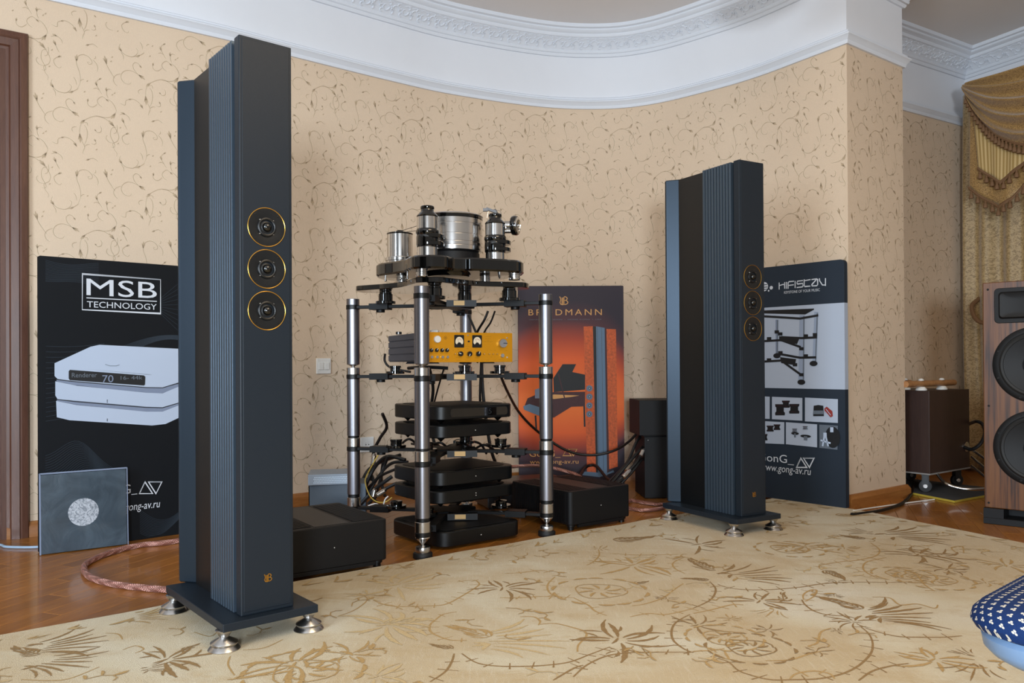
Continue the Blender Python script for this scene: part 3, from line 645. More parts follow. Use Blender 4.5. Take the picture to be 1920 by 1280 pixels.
def make_speaker(label, corner, yaw):
    ux, uy = math.cos(yaw), math.sin(yaw); c = Vector((corner[0]+ux*PU/2-uy*PV/2, corner[1]+uy*PU/2+ux*PV/2, RZ))
    r = thing('column_loudspeaker', label, 'loudspeaker', c, yaw, None)
    K = T(-PU/2, -PV/2, 0); H0, H1 = .074, 1.622
    b = MB(); b.box(0, PU, 0, PV, .052, .074, K); obj('base_plate', b, M_speaker, r, .002)
    for (u, v) in ((.014, .032), (PU-.014, .032), (.014, PV-.03), (PU-.014, PV-.03)):
        f = MB(); f.lathe([(.041, 0), (.0415, .002), (.033, .0125), (.031, .0135), (.034, .0145), (.0355, .018), (.034, .0205), (.014, .031), (.012, .034)], 36)
        f.lathe([(.009, .030), (.012, .033), (.022, .0475), (.0225, .051), (.019, .0525)], 36)
        o = obj('foot', f, M_chrome_b, r); o.location = (u-PU/2, v-PV/2, 0)
        s = MB(); s.cyl(.016, .0515, .0535, 24); so = obj('spacer', s, M_rubber, o)
    b = MB(); b.box(.0585, PU-.0585, .031, .066, H0, H1, K); obj('front_block', b, M_speaker, r, .003)
    b = MB(); b.box(.066, PU-.066, .0295, .032, H0+.010, H1-.008, K); obj('front_panel', b, M_speaker, r, .0012)
    b = MB(); b.box(.076, PU-.076, .064, .44, H0, H1-.004, K); obj('core', b, M_speaker_dk, r)
    for side in (0, 1):
        for i in range(10):
            v0 = .080+.0181*i; u0, u1 = .0565, .0775
            if side: u0, u1 = PU-u1, PU-u0
            b = MB(); b.box(u0, u1, v0, v0+.0128, H0+.0005, H1-.002, K); obj('fin', b, M_fin, r, .0008)
        fu = (lambda u: PU-u) if side else (lambda u: u)
        b = MB(); b.prism([(fu(.0770), .262), (fu(.0785), .30), (fu(.0815), .304), (fu(.0815), .36), (fu(.078), .364), (fu(.080), .378), (fu(.084), .382), (fu(.084), .418), (fu(.082), .422), (fu(.088), .44), (fu(.10), .44), (fu(.10), .262)], H0, H1-.003, K, .0006); obj('side_panel', b, M_speaker_dk, r)
        b = MB(); b.prism([(fu(.0885), .434), (fu(.048), .487), (fu(.044), .492), (fu(.045), .502), (fu(.052), .505), (fu(.125), .505), (fu(.125), .434)], H0, H1, K, .004); obj('rear_wing', b, M_wing, r)
    b = MB(); b.box(.12, PU-.12, .434, .505, H0, H1-.004, K); obj('rear_spine', b, M_speaker_dk, r)
    b = MB(); b.box(.0800, .0816, .333, .3345, 1.28, 1.40, K); b.tube([(.0795-PU/2, .334-PV/2, z) for z in (1.37, 1.46, 1.53)], .0011, 6, taper=lambda t: .5+math.sin(PI*t)); obj('chrome_strip', b, M_chrome, r)
    for z in (1.115, 1.0016, .8886):
        cx, y0 = 0, .0295-PV/2; M0 = T(cx, y0, z, rx=rad(90))
        d = MB(); d.lathe([(.0515, -.004), (.0515, .0008), (.027, .0006), (.020, -.0008+.0), (.0135, .0030-.0025), (.0125, .001)], 48, M0)
        dr = obj('driver', d, M_speaker_dk, r)
        t = MB(); t.tube([(cx+.0522*math.cos(a*PI/36), y0-.0009, z+.0522*math.sin(a*PI/36)) for a in range(72)], .0012, 6, True); obj('gold_ring', t, M_gold, dr)
        q = MB(); q.tube([(cx+.0225*math.cos(a*PI/20), y0-.0012, z+.0225*math.sin(a*PI/20)) for a in range(40)], .0042, 8, True); obj('surround', q, M_speaker_dk, dr)
        dm = MB(); dm.lathe([(.0125, 0), (.0118, .0045), (.0095, .0085), (.006, .0112), (.002, .0123), (.0003, .0124)], 28, M0); obj('dome', dm, M_black, dr)
        s1 = MB(); s2 = MB()
        for a in (45, 135, 225, 315):
            ca, sa = math.cos(rad(a)), math.sin(rad(a)); s1.lathe([(.0024, 0), (.0022, .002), (.0012, .0032), (.0002, .0034)], 12, T(cx+.0265*ca, y0, z+.0265*sa, rx=rad(90)))
            s2.lathe([(.0022, 0), (.0018, .0016), (.0002, .0020)], 10, T(cx+.0455*ca, y0, z+.0455*sa, rx=rad(90)))
        obj('inner_screws', s1, M_chrome, dr); obj('outer_screws', s2, M_black_sat, dr)
    lg = MB(); ub_logo(lg, 0, .166, .021, .0290-PV/2-.0002, .0022); o = obj('emblem', lg, M_gold, r); o['label'] = 'gold lyre and letter B emblem'
    return r
spL = make_speaker('slate blue column loudspeaker nearest the camera, at the left of the rug', (-.747, 2.052), rad(39.8))
spR = make_speaker('slate blue column loudspeaker farther back, right of the equipment rack', (.953, 3.389), rad(29.5))
for o in (spL, spR): o['group'] = 'pair of column loudspeakers'

# ---------------- advertising boards ----------------
class Board:
    def __init__(s, name, label, O, ang, w, h, m, th=.03, z0=0.0):
        s.r = thing(name, label, 'poster', (O[0], O[1], z0), ang); s.u = Vector((math.cos(ang), math.sin(ang), 0)); s.n = Vector((math.sin(ang), -math.cos(ang), 0)); s.O = Vector((O[0], O[1], z0)); s.lay = 0
        if m: b = MB(); b.prism(rrect(0, w, 0, h, .006, 3), 0, th, Matrix.Rotation(rad(90), 4, 'X') @ T(0, 0, -th), .0015); obj('canvas', b, m, s.r)
    def p(s, px, py): q = plane_hit(px, py, s.O, s.n)-s.O; return (q.dot(s.u), q.z)
    def y(s): s.lay += 1; return -.0004-.00012*s.lay
    def poly(s, name, pts, m, mp=None, sm=0):
        P = [s.p(*(mp(*q) if mp else q)) for q in pts]
        if sm: P = [tuple(v) for v in smooth(P, sm, True)]
        b = MB(); yy = s.y(); n = len(P); b.add([(x, yy, z) for x, z in P], [tuple(range(n))]); return obj(name, b, m, s.r)
    def stroke(s, name, lines, w, m, mp=None, sm=0, closed=False):
        b = MB(); yy = s.y()
        for ln in lines:
            P = [s.p(*(mp(*q) if mp else q)) for q in ln]
            if sm: P = [tuple(v) for v in smooth(P, sm)]
            stroke(b, P, w, yy, closed)
        return obj(name, b, m, s.r)
    def text(s, name, t, px0, py0, px1, py1, m, shear=0, sx=0):
        """t fills the pixel span from lower-left (px0, py0) to upper-right (px1, py1)"""
        a = s.p(px0, py0); b = s.p(px1, py1); mb = text_mesh(t, b[0]-a[0], b[1]-a[1], 0, None, sx); yy = s.y()
        mb.v = [(a[0]+x+shear*z, yy, a[1]+z) for x, _, z in mb.v]; return obj(name, mb, m, s.r)
    def textr(s, name, t, x0, x1, yb, yt, m, shear=0, mp=None):
        q = mp or (lambda x, y: (x, y)); b0 = s.p(*q(x1, yb)); b1 = s.p(*q(x1, yt)); a = s.p(*q(x0, yb)); mb = text_mesh(t, b0[0]-a[0], b1[1]-b0[1], 0); yy = s.y()
        mb.v = [(a[0]+x+shear*z, yy, b0[1]+z) for x, _, z in mb.v]; return obj(name, mb, m, s.r)
    def disc(s, name, px, py, r, m, rz_=None):
        c = s.p(px, py); rz_ = rz_ or r; b = MB(); yy = s.y(); b.add([(c[0]+r*math.cos(k*PI/12), yy, c[1]+rz_*math.sin(k*PI/12)) for k in range(24)], [tuple(range(24))]); return obj(name, b, m, s.r)
    def tri(s, x0, y0, x1, y1, m, w):
        """the two letter triangles of the logo, spanning pixels"""
        xm = (x0+x1)/2; q = (x1-x0)*.06
        s.stroke('triangle_letters', [[(x0, y1), (xm-q*4.2, y0), (xm+q*1.5, y1)], ], w, m, closed=True); s.stroke('triangle_letters', [[(xm-q*1.6, y0), (x1, y0), (xm+q*4, y1)]], w, m, closed=True)
# 1 the navy board at left
bd = Board('poster_board', 'dark navy board with white MSB TECHNOLOGY lettering standing by the brown door frame', (-1.905, 3.206), rad(40.7), .65, 1.2, M_cv_msb)
m1 = lambda x, y: (60+x/3.557, 460+y/3.557)
faint = []
for k in range(16): faint.append([(75+i*10, 484+k*2.4+6*math.sin(i*.35+k*.10)+i*1.2+k*.02*i*i*.3) for i in range(12)])
for k in range(22): faint.append([(76+i*9, 860+k*4.2-(45+k*1.2)*math.exp(-((i*9-70-k*1.5)/45)**2)+i*1.5) for i in range(18)])
for k in range(16): faint.append([(75+i*11, 648+k*9.5+5*math.sin(i*.25+k*.2)-i*.6) for i in range(5 if k > 2 else 12)])
for k in range(14): faint.append([(232+i*8, 648-(20+k)*math.sin(PI*min(1, i/22))+k*1.6) for i in range(14)])
for k in range(14): faint.append([(262+i*8, 955+k*2.2+25*math.sin(i*.28+k*.05)-i*1.0) for i in range(12)])
for k in range(10): faint.append([(300+i*6, 560+k*3-i*5+k*i*1.2) for i in range(8)])
fl = [[q for q in ln if .008 < bd.p(*q)[0] < .642 and .01 < bd.p(*q)[1] < 1.19] for ln in faint]
bd.stroke('wave_lines', [l for l in fl if len(l) > 2], .0013, M_pline)
bd.stroke('logo_frame', [[m1(336, 190), m1(857, 228), m1(857, 454), m1(335, 428)]], .0042, M_lettering, closed=True)
a = bd.p(*m1(363, 335)); b_ = bd.p(*m1(832, 250))
bd.text('logo_letters', 'MSB', *m1(363, 332), *m1(832, 247), M_lettering); bd.stroke('logo_rule', [[m1(363, 349), m1(832, 373)]], .004, M_lettering)
bd.text('logo_letters', 'TECHNOLOGY', *m1(366, 412), *m1(831, 391), M_lettering)
bd.poly('pictured_top', [(150, 785), (390, 675), (450, 662), (1000, 690), (1040, 800), (1000, 860), (870, 868), (780, 860), (350, 822), (240, 802)], M_pwhite, m1)
bd.poly('pictured_slab', [(150, 785), (240, 802), (350, 822), (780, 862), (870, 862), (1040, 790), (1040, 890), (960, 925), (870, 950), (760, 945), (280, 905), (170, 890), (150, 870)], M_pwhite, m1)
bd.poly('pictured_gap', [(160, 893), (280, 905), (760, 945), (870, 950), (1040, 905), (1040, 920), (870, 985), (760, 985), (280, 930), (165, 905)], M_pmid, m1)
bd.poly('pictured_slab', [(155, 905), (300, 935), (760, 982), (870, 986), (1040, 915), (1040, 1030), (870, 1078), (760, 1075), (170, 1025), (155, 1000)], M_pwhite, m1)
bd.poly('pictured_gap', [(165, 1026), (760, 1076), (870, 1078), (1040, 1030), (1040, 1045), (870, 1110), (760, 1110), (300, 1062), (165, 1036)], M_pmid, m1)
bd.poly('pictured_slab', [(160, 1036), (300, 1064), (760, 1108), (870, 1108), (1040, 1042), (1040, 1120), (890, 1190), (800, 1200), (250, 1165), (165, 1145)], M_pwhite, m1)
for (q, r_) in (((160, 893), (1040, 897)), ((165, 1026), (1040, 1031))): bd.stroke('shadow_line', [[m1(*q), m1(280, q[1]+14), m1(760, q[1]+54), m1(870, q[1]+56), m1(*r_)]], .0035, M_mirror_dark)
bd.poly('pictured_display', [(252, 829), (745, 866), (755, 876), (753, 928), (745, 934), (252, 898), (244, 888), (244, 838)], M_mirror_dark, m1)
bd.textr('display_text', 'Renderer', 265, 432, 878, 848, M_pgrey, 0, m1); bd.textr('display_text', '70', 468, 542, 912, 864, M_pmid, 0, m1); bd.textr('display_text', '16- 44k', 590, 735, 893, 868, M_pgrey, 0, m1)
bd.stroke('pictured_button', [[m1(487, 793), m1(520, 803), m1(560, 803), m1(582, 796)]], .002, M_pgrey); bd.disc('pictured_led', *m1(501, 1032), .0022, M_mirror_dark); bd.disc('pictured_led', *m1(501, 1043), .0022, M_mirror_dark); bd.disc('pictured_led', *m1(501, 1158), .0022, M_mirror_dark); bd.disc('pictured_led', *m1(501, 1168), .0022, M_mirror_dark)
bd.tri(261, 903, 303, 925, M_lettering, .0042); bd.textr('brand_letters', 'GonG_', 190, 257, 926, 906, M_lettering); bd.textr('web_address', 'www.gong-av.ru', 194, 298, 955, 941, M_lettering, .12)

# 2 the sunset coloured board behind the rack
p0 = W(973, 890, 4.93); bo = Board('poster_board', 'tall orange and plum board picturing a grand piano, leaning on the wall behind the rack', (p0.x, 4.93), rad(.6), .655, 1.235, M_cv_or, .022)
m2 = lambda x, y: (940+x/3.047, 520+y/3.047)
lg = MB(); c = bo.p(*m2(357, 132)); ub_logo(lg, c[0], c[1], .052, -.0008, .005); obj('emblem', lg, M_por, bo.r)
bo.text('brand_letters', 'BRODMANN', *m2(155, 217), *m2(574, 180), M_por, sx=1.35)
bo.text('city_names', 'VIENNA  •  LONDON  •  HONG KONG  •  USA', *m2(157, 244), *m2(573, 236), M_pgrey)
bo.poly('pictured_burl_column', [(470, 280), (523, 278), (541, 1130), (490, 1118)], M_burl, m2); bo.poly('pictured_dark_edge', [(523, 278), (541, 280), (562, 1130), (541, 1130)], M_mirror_dark, m2)
bo.poly('pictured_blue_column', [(541, 279), (590, 288), (605, 1130), (552, 1134)], M_pblue, m2); bo.poly('pictured_dark_edge', [(590, 290), (600, 293), (616, 1095), (604, 1120)], M_pred, m2)
bo.poly('pictured_burl_column', [(600, 294), (655, 296), (665, 1080), (616, 1095)], M_burl, m2)
bo.stroke('pictured_groove', [[m2(548, 282), m2(558, 1130)], [m2(573, 286), m2(584, 1130)]], .002, M_speaker_dk)
bo.poly('pictured_foot', [(435, 1125), (480, 1108), (600, 1118), (640, 1100), (645, 1112), (560, 1140)], M_pblue, m2)
for y in (633, 681, 731, 780): bo.disc('pictured_driver', *m2(503, y), .019, M_pblue); bo.disc('pictured_driver_ring', *m2(504, y), .009, M_speaker_dk); bo.disc('pictured_driver_dome', *m2(504, y), .0035, M_pwhite)
bo.poly('pictured_piano_lid', [(297, 575), (350, 495), (427, 495), (405, 540), (478, 555), (478, 640), (300, 655)], M_mirror_dark, m2)
bo.poly('pictured_piano_rim', [(150, 690), (220, 660), (300, 655), (478, 652), (478, 735), (400, 738), (300, 800), (220, 792), (130, 740)], M_pred, m2)
bo.poly('pictured_piano_strings', [(240, 680), (300, 668), (445, 674), (400, 682), (300, 694)], M_por, m2); bo.poly('pictured_keyboard', [(125, 735), (160, 722), (222, 742), (222, 792), (130, 755)], M_pblue, m2)
bo.poly('pictured_music_stand', [(192, 640), (240, 625), (240, 690), (192, 690)], M_pmid, m2); bo.stroke('pictured_lid_prop', [[m2(325, 550), m2(362, 692)]], .007, M_pred)
for lg_ in ([m2(195, 788), m2(200, 868)], [m2(473, 735), m2(476, 852)], [m2(250, 795), m2(254, 850)]): bo.stroke('pictured_piano_leg', [lg_], .010, M_mirror_dark)
bo.tri(*m2(352, 980), *m2(432, 1018), M_por, .005); bo.text('brand_letters', 'GonG_', *m2(160, 1030), *m2(338, 985), M_por); bo.text('web_address', 'www.gong-av.ru', *m2(163, 1072), *m2(440, 1046), M_por)

# 3 slate and pale board at right
ha = math.atan2(-.758, .652); HO = Vector((1.69, 4.044))-.66*Vector((.652, -.758))
bh = Board('poster_board', 'slate and pale grey board picturing a rack, behind the right column loudspeaker', HO, ha, .66, 1.265, None, .035, RZ)
za = bh.p(1583, 730)[1]; zb = bh.p(1583, 567)[1]
for nm, z0, z1, mm in (('lower_canvas', 0, za, M_cv_hs), ('middle_canvas', za, zb, M_cv_hsl)):
    b = MB(); b.prism([(0, 0), (.66, 0), (.66, .035), (0, .035)], z0, z1, None, 0); obj(nm, b, mm, bh.r)
b = MB(); pts = [(0, zb), (.66, zb)]+[(.66-.022+.022*math.cos(rad(a)), 1.243+.022*math.sin(rad(a))) for a in range(0, 91, 15)]+[(.022-.022*math.sin(rad(a)), 1.243+.022*math.cos(rad(a))) for a in range(0, 91, 15)]
b.prism(pts, 0, .035, Matrix.Rotation(rad(90), 4, 'X') @ T(0, 0, -.035), .001); obj('upper_canvas', b, M_cv_hs, bh.r)
m3_ = lambda x, y: (1420+x/2.668, 480+y/2.668)
S_ = lambda L: [[m3_(*q) for q in l] for l in L]
m5 = lambda x, y: (1430+x/11.29, 500+y/11.29)
bh.stroke('brand_letters', [[m5(*q) for q in l] for l in [[(350, 335), (350, 480)], [(352, 398), (440, 370), (465, 385), (468, 465)], [(467, 325), (467, 390)], [(505, 320), (505, 465)], [(540, 465), (540, 335), (560, 315), (665, 305)], [(540, 395), (660, 380)], [(688, 300), (688, 450)],
    [(855, 290), (735, 305), (728, 350), (740, 365), (850, 350), (855, 410), (840, 425), (720, 440)], [(880, 265), (880, 400), (895, 418), (1010, 408)], [(880, 295), (1015, 270)], [(1035, 270), (1150, 255), (1165, 270), (1165, 380), (1145, 400), (1042, 405), (1040, 378), (1145, 262)], [(1200, 245), (1210, 300), (1265, 385), (1325, 385)], [(1330, 240), (1330, 405)]]], .0052, M_lettering)
bh.text('slogan', 'KEYSTONE OF YOUR MUSIC', *m5(455, 572), *m5(1210, 456), M_lettering)
for (x, y, r_) in ((33, 153, .026), (70, 158, .010), (57, 173, .005)): bh.disc('logo_dot', *m3_(x, y), r_, M_lettering)
bh.stroke('logo_bar', S_([[(20, 145), (50, 142)], [(20, 157), (52, 154)], [(20, 168), (50, 165)]]), .004, M_cv_hs)
bh.poly('pictured_shelf', [(20, 272), (284, 262), (284, 268), (240, 292), (20, 286)], M_mirror_dark, m3_)
bh.poly('pictured_pillar', [(92, 318), (106, 318), (104, 500), (93, 500)], M_pmid, m3_); bh.poly('pictured_pillar', [(286, 278), (306, 280), (296, 535), (276, 535)], M_pwhite2, m3_); bh.poly('pictured_pillar', [(212, 296), (238, 296), (236, 625), (206, 625)], M_pwhite2, m3_)
bh.stroke('pictured_pillar_shade', S_([[(234, 300), (231, 620)], [(301, 284), (292, 530)], [(102, 320), (101, 498)]]), .007, M_pgrey)
bh.stroke('pictured_arm', S_([[(20, 300), (215, 312), (306, 296)], [(20, 426), (120, 420), (218, 455)], [(120, 405), (220, 410), (300, 406)], [(20, 528), (120, 522), (215, 590)], [(115, 490), (215, 508), (296, 506)]]), .012, M_mirror_dark)
bh.poly('pictured_hub', [(110, 400), (210, 415), (200, 440), (110, 425)], M_mirror_dark, m3_); bh.poly('pictured_hub', [(115, 505), (195, 515), (190, 545), (120, 535)], M_mirror_dark, m3_)
for (x, y) in ((60, 412), (116, 388), (244, 398), (60, 518), (117, 482), (244, 498), (190, 542), (222, 462), (222, 592), (290, 392), (99, 378)): bh.poly('pictured_puck', [(x-11, y-7), (x+11, y-7), (x+11, y+9), (x-11, y+9)], M_mirror_dark, m3_)
for (x, y) in ((222, 630), (283, 537), (100, 498)): bh.disc('pictured_foot', *m3_(x, y), .022, M_mirror_dark, .014)
for q in ([(20, 700), (64, 703), (64, 814), (20, 812)], [(75, 703), (227, 709), (227, 823), (75, 815)], [(240, 707), (405, 715), (405, 834), (240, 826)], [(20, 824), (137, 830), (137, 940), (20, 935)], [(145, 830), (301, 841), (301, 956), (145, 940)]): bh.poly('picture_panel', q, M_cv_hsl, m3_)
bh.poly('picture_panel', [(312, 842), (405, 848), (403, 968), (312, 958)], M_pgrey, m3_)
def spool(x, y, w, h, m=M_mirror_dark):
    bh.poly('pictured_puck', [(x-w, y-h), (x+w, y-h), (x+w*.95, y-h*.55), (x+w*.75, y-h*.4), (x+w*.75, y+h*.3), (x+w, y+h*.55), (x+w*.95, y+h), (x-w*.95, y+h), (x-w, y+h*.55), (x-w*.75, y+h*.3), (x-w*.75, y-h*.4), (x-w*.95, y-h*.55)], m, m3_)
    bh.stroke('pictured_highlight', S_([[(x-w*.8, y-h*.75), (x+w*.6, y-h*.75)], [(x-w*.6, y+h*.6), (x+w*.2, y+h*.62)]]), .0025, M_pred)
spool(145, 740, 20, 18); spool(116, 768, 25, 28); spool(187, 763, 26, 24); spool(67, 862, 18, 15); spool(101, 855, 17, 14); spool(40, 905, 14, 16)
bh.poly('pictured_puck', [(285, 748), (308, 744), (333, 748), (336, 800), (282, 800)], M_mirror_dark, m3_); bh.poly('pictured_puck_band', [(283, 772), (336, 772), (337, 790), (281, 790)], M_pgrey, m3_)
bh.poly('pictured_red_ring', [(338, 762), (350, 752), (378, 775), (381, 800), (370, 806), (340, 780)], mat('print_red', '8a2c26', .6), m3_); bh.stroke('pictured_red_ring_line', S_([[(346, 764), (370, 795)], [(340, 775), (362, 800)]]), .003, M_pwhite)
for (x, y) in ((190, 870), (243, 858)): spool(x, y, 13, 8, M_pgrey)
for (x, y) in ((192, 886), (245, 900)): bh.disc('pictured_disc', *m3_(x, y), .03 if x > 200 else .022, M_mirror_dark, .008); bh.stroke('pictured_stem', S_([[(x, y), (x, y+20)]]), .010 if x < 200 else .02, M_pgrey)
bh.disc('pictured_turntable', *m3_(380, 905), .04, M_mirror_dark, .055); bh.stroke('pictured_fork', S_([[(338, 882), (338, 905), (330, 950)], [(346, 882), (347, 905), (358, 950)], [(320, 920), (370, 935)], [(372, 855), (372, 880)], [(380, 855), (380, 880)]]), .009, M_pwhite)
bh.tri(*m3_(200, 1010), *m3_(287, 1056), M_lettering, .0065); bh.textr('brand_letters', 'GonG_', 10, 187, 1045, 998, M_lettering, 0, m3_); bh.textr('web_address', 'www.gong-av.ru', 18, 268, 1106, 1070, M_lettering, .12, m3_)

# record sleeve leaning on the navy board
LO = Vector((-1.882, 3.168)); la = rad(35.6)
lp = thing('record_sleeve', 'long playing record in a clear sleeve leaning on the navy board', 'record', (LO.x, LO.y, 0), la)
tl = Matrix.Rotation(rad(-4), 4, 'X')
b = MB(); b.prism(rrect(.006, .318, .004, .318, .003, 2), 0, .003, tl @ Matrix.Rotation(rad(90), 4, 'X') @ T(0, 0, -.003), .0004); obj('inner_sleeve', b, M_sleeve, lp)
b = MB(); b.lathe([(.056, 0), (.056, .0008)], 48, tl @ T(.157, -.0002, .156, rx=rad(90)), True, False); obj('record_label', b, M_foil, lp)
b = MB(); stroke(b, [(.003, .002), (.003, .325)], .006, -.0008); stroke(b, [(.322, .325), (.322, .002)], .004, -.0008); stroke(b, [(.003, .323), (.322, .323)], .006, -.0008); b.v = [tuple(tl @ Vector(v)) for v in b.v]; obj('outer_sleeve_edge', b, M_pmid, lp)

# ---------------- equipment rack ----------------
RK = dict(front=(-.351, 3.10), right=(.148, 3.49), left=(-.735, 3.686), rear=(-.236, 4.076))
rack = thing('equipment_rack', 'four pillar silver and black equipment rack standing between the loudspeakers', 'rack', (-.2935, 3.588, 0))
RC = Vector((-.2935, 3.588))
def lp_(p): return (p[0]-RC.x, p[1]-RC.y)
for kk, p in RK.items():
    x, y = lp_(p); pl = MB(); pl.cyl(.0295, .754, 1.0567, 32); pillar = obj('pillar', pl, M_alu, rack); pillar.location = (x, y, 0)
    for (a, b2) in ((.425, .6877), (.156, .3556)): q = MB(); q.cyl(.0295, a, b2, 32); obj('tube_section', q, M_alu, pillar)
    for (a, b2) in ((.7074, .7396), (.375, .416), (.1009, .142)): q = MB(); q.cyl(.0305, a, b2, 32); q.lathe([(.0308, b2-.008), (.0308, b2-.0065)], 32, None, False); obj('collar', q, M_chrome_b, pillar)
    for (a, b2) in ((1.008, 1.0286), (.6877, .7074), (.3556, .375), (.0836, .1009), (.416, .425), (.142, .156)): q = MB(); q.cyl(.0315 if b2-a > .015 else .027, a, b2, 32); obj('black_ring', q, M_black_sat, pillar)
    q = MB(); q.lathe([(.012, .7396), (.006, .744), (.024, .751), (.026, .754)], 28); q.lathe([(.029, .0836), (.0295, .0790), (.027, .0775), (.006, .055), (.004, .048)], 28); obj('spike', q, M_chrome, pillar)
    q = MB(); q.lathe([(.028, .018), (.0295, .021), (.0295, .040), (.028, .0445), (.010, .045), (.008, .050)], 32); obj('foot_cup', q, M_chrome_b, pillar)
    q = MB(); q.lathe([(.036, 0), (.038, .003), (.038, .018), (.035, .022), (.028, .0225)], 32); obj('rubber_base', q, M_rubber, pillar)
def bar(mb, a, b2, w, z0, z1):
    a = Vector(a); b2 = Vector(b2); d = (b2-a).normalized(); n = Vector((-d.y, d.x))*w/2
    mb.prism([tuple(a+n), tuple(a-n), tuple(b2-n), tuple(b2+n)], z0, z1, None, .001); return mb
ryaw = rad(38)
def puck(parent, x, y, z0, z1, r=.032):
    q = MB(); q.cyl(.045, z0, z0+.012, 32); q.cyl(r, z0+.012, z1-.010, 32); q.cyl(.028, z1-.010, z1, 24); o = obj('support_puck', q, M_black, parent); o.location = (x, y, 0); return o
LV = [(1.010, 1.026), (.690, .7065), (.358, .374), (.086, .101)]
for li, (z0, z1) in enumerate(LV):
    hb = MB(); hub = [(.13, -.035), (.13, .035), (.035, .06), (.03, .12), (-.03, .12), (-.035, .06), (-.13, .035), (-.13, -.035), (-.035, -.06), (-.03, -.12), (.03, -.12), (.035, -.06)]
    hb.prism(hub, z0-.004, z1+.002, T(rz=ryaw+.0), .002); fr = obj('shelf_frame', hb, M_frame, rack)
    for kk, p in RK.items():
        x, y = lp_(p); v = Vector((x, y)); L = v.length; e = v*(1-.026/L); m_ = MB(); bar(m_, v*.22, e, .036, z0+.001, z1-.001); obj('arm', m_, M_frame, fr)
        c_ = v*.70; cl = MB(); bar(cl, c_-v.normalized()*.045, c_+v.normalized()*.045, .062, z0-.006, z1+.006); (cl.cyl(.020, z0-.018, z0-.006, 20, T(c_.x, c_.y, 0)) if li < 3 else None); obj('clamp', cl, M_frame, fr)
    tg = MB(); p = G(858, 684, 0) if False else None
    tg.box(-.0235, .0235, -.001, .001, z0-.003, z1+.0015, T(.066, -.142, 0, rz=rad(4))); tb = MB(); tb.box(-.055, .075, .001, .022, z0-.008, z1+.004, T(.066, -.142, 0, rz=rad(4))); bk = obj('name_block', tb, M_frame, fr); t2 = obj('brass_tag', tg, mat('dull_brass', 'a8895a', .5, .4), fr); t2['label'] = 'brass name tag'
for (px, Y) in ((723, 3.62), (815, 3.36), (871, 3.62), (955, 3.48)):
    q = W(px, 560, Y); puck(rack, q.x-RC.x, q.y-RC.y, 1.028, 1.083)
for (px, Y) in ((741, 3.80), (871, 3.56), (937, 3.62)):
    q = W(px, 690, Y); puck(rack, q.x-RC.x, q.y-RC.y, .7085, .7470, .024)
for (px, Y) in ((742, 3.62), (871, 3.80), (938, 3.62), (800, 3.45)):
    q = W(px, 690, Y); puck(rack, q.x-RC.x, q.y-RC.y, .376, .4145, .026); puck(rack, q.x-RC.x, q.y-RC.y, .103, .1335, .026)

# top board
tip = [(-.700, 3.62), (-.335, 3.215), (.075, 3.50), (-.26, 3.93)]
def star(tips, cc, rr, inn):
    out = []; n = len(tips); C = Vector(cc)
    for i in range(n):
        t = Vector(tips[i]); d = (t-C).normalized(); s = Vector((-d.y, d.x))
        out += [t-d*.05-s*.075, t-d*.010-s*.05, t, t-d*.010+s*.05, t-d*.05+s*.075]
        nx = Vector(tips[(i+1) % n]); m = (t+nx)/2; out.append(m+(C-m)*inn)
    if (out[1]-out[0]).cross(out[2]-out[0]) if False else False: pass
    return out
def ccw(P):
    C = sum((Vector(p) for p in P), Vector((0, 0)))/len(P); return sorted([tuple(p) for p in P], key=lambda p: math.atan2(p[1]-C.y, p[0]-C.x))
pts = star(ccw(tip), (-.3, 3.57), 0, .11); pts = smooth(pts, 4, True)
tbth = thing('top_board', 'glossy black board with concave sides carrying the turntable on the rack', 'shelf', (0, 0, 0))
b = MB(); b.prism([(p.x, p.y) for p in pts], 1.084, 1.106, None, .002); obj('board', b, M_black, tbth)
mvx = Vector((-.3, 3.57, 1.084)); tbth.location = mvx
for ch in tbth.children: ch.location = -mvx

# ---------------- turntable ----------------
tt = thing('turntable', 'chrome and black turntable with a thick silver platter on top of the rack', 'turntable', (-.27, 3.42, 1.107))
TO = Vector((-.27, 3.42)); PZ0, PZ1 = .024, .077          # plinth underside / top above the board
pl = [(-.587, 3.51), (-.580, 3.42), (-.54, 3.365), (-.49, 3.32), (-.44, 3.255), (-.415, 3.195), (-.385, 3.148), (-.325, 3.13), (-.262, 3.150), (-.235, 3.205), (-.19, 3.225), (-.15, 3.22), (-.02, 3.275), (-.01, 3.29), (.028, 3.31), (.050, 3.36), (.046, 3.43), (.0, 3.52), (-.08, 3.62), (-.25, 3.68), (-.42, 3.67), (-.54, 3.60)]
b = MB(); b.prism([(p.x-TO.x, p.y-TO.y) for p in smooth([Vector(q) for q in pl], 3, True)], PZ0, PZ1, None, .007, True); obj('plinth', b, M_black, tt)
b = MB(); b.lathe([(.09, PZ0-.012), (.094, PZ0-.008), (.10, PZ0+.001)], 40, T(.0, -.06, 0)); obj('bearing_housing', b, M_black, tt)
for (x, y) in ((-.365, 3.235), (.012, 3.37), (-.49, 3.55), (-.12, 3.58)):
    q = MB(); q.lathe([(.024, 0), (.025, .002), (.025, .008), (.022, .009), (.022, .011), (.025, .012), (.025, .018), (.022, .019), (.022, .0205), (.025, .0215), (.025, .024)], 32); o = obj('foot', q, M_chrome, tt); o.location = (x-TO.x, y-TO.y, 0)
for (x, y) in ((-.545, 3.44), (-.47, 3.37), (-.44, 3.36), (-.05, 3.31)): q = MB(); q.cyl(.004, .012, .026, 10, T(x-TO.x, y-TO.y, 0)); q.lathe([(.001, .004), (.006, .007), (.006, .011), (.001, .014)], 12, T(x-TO.x, y-TO.y, 0)); obj('levelling_screw', q, M_chrome, tt)
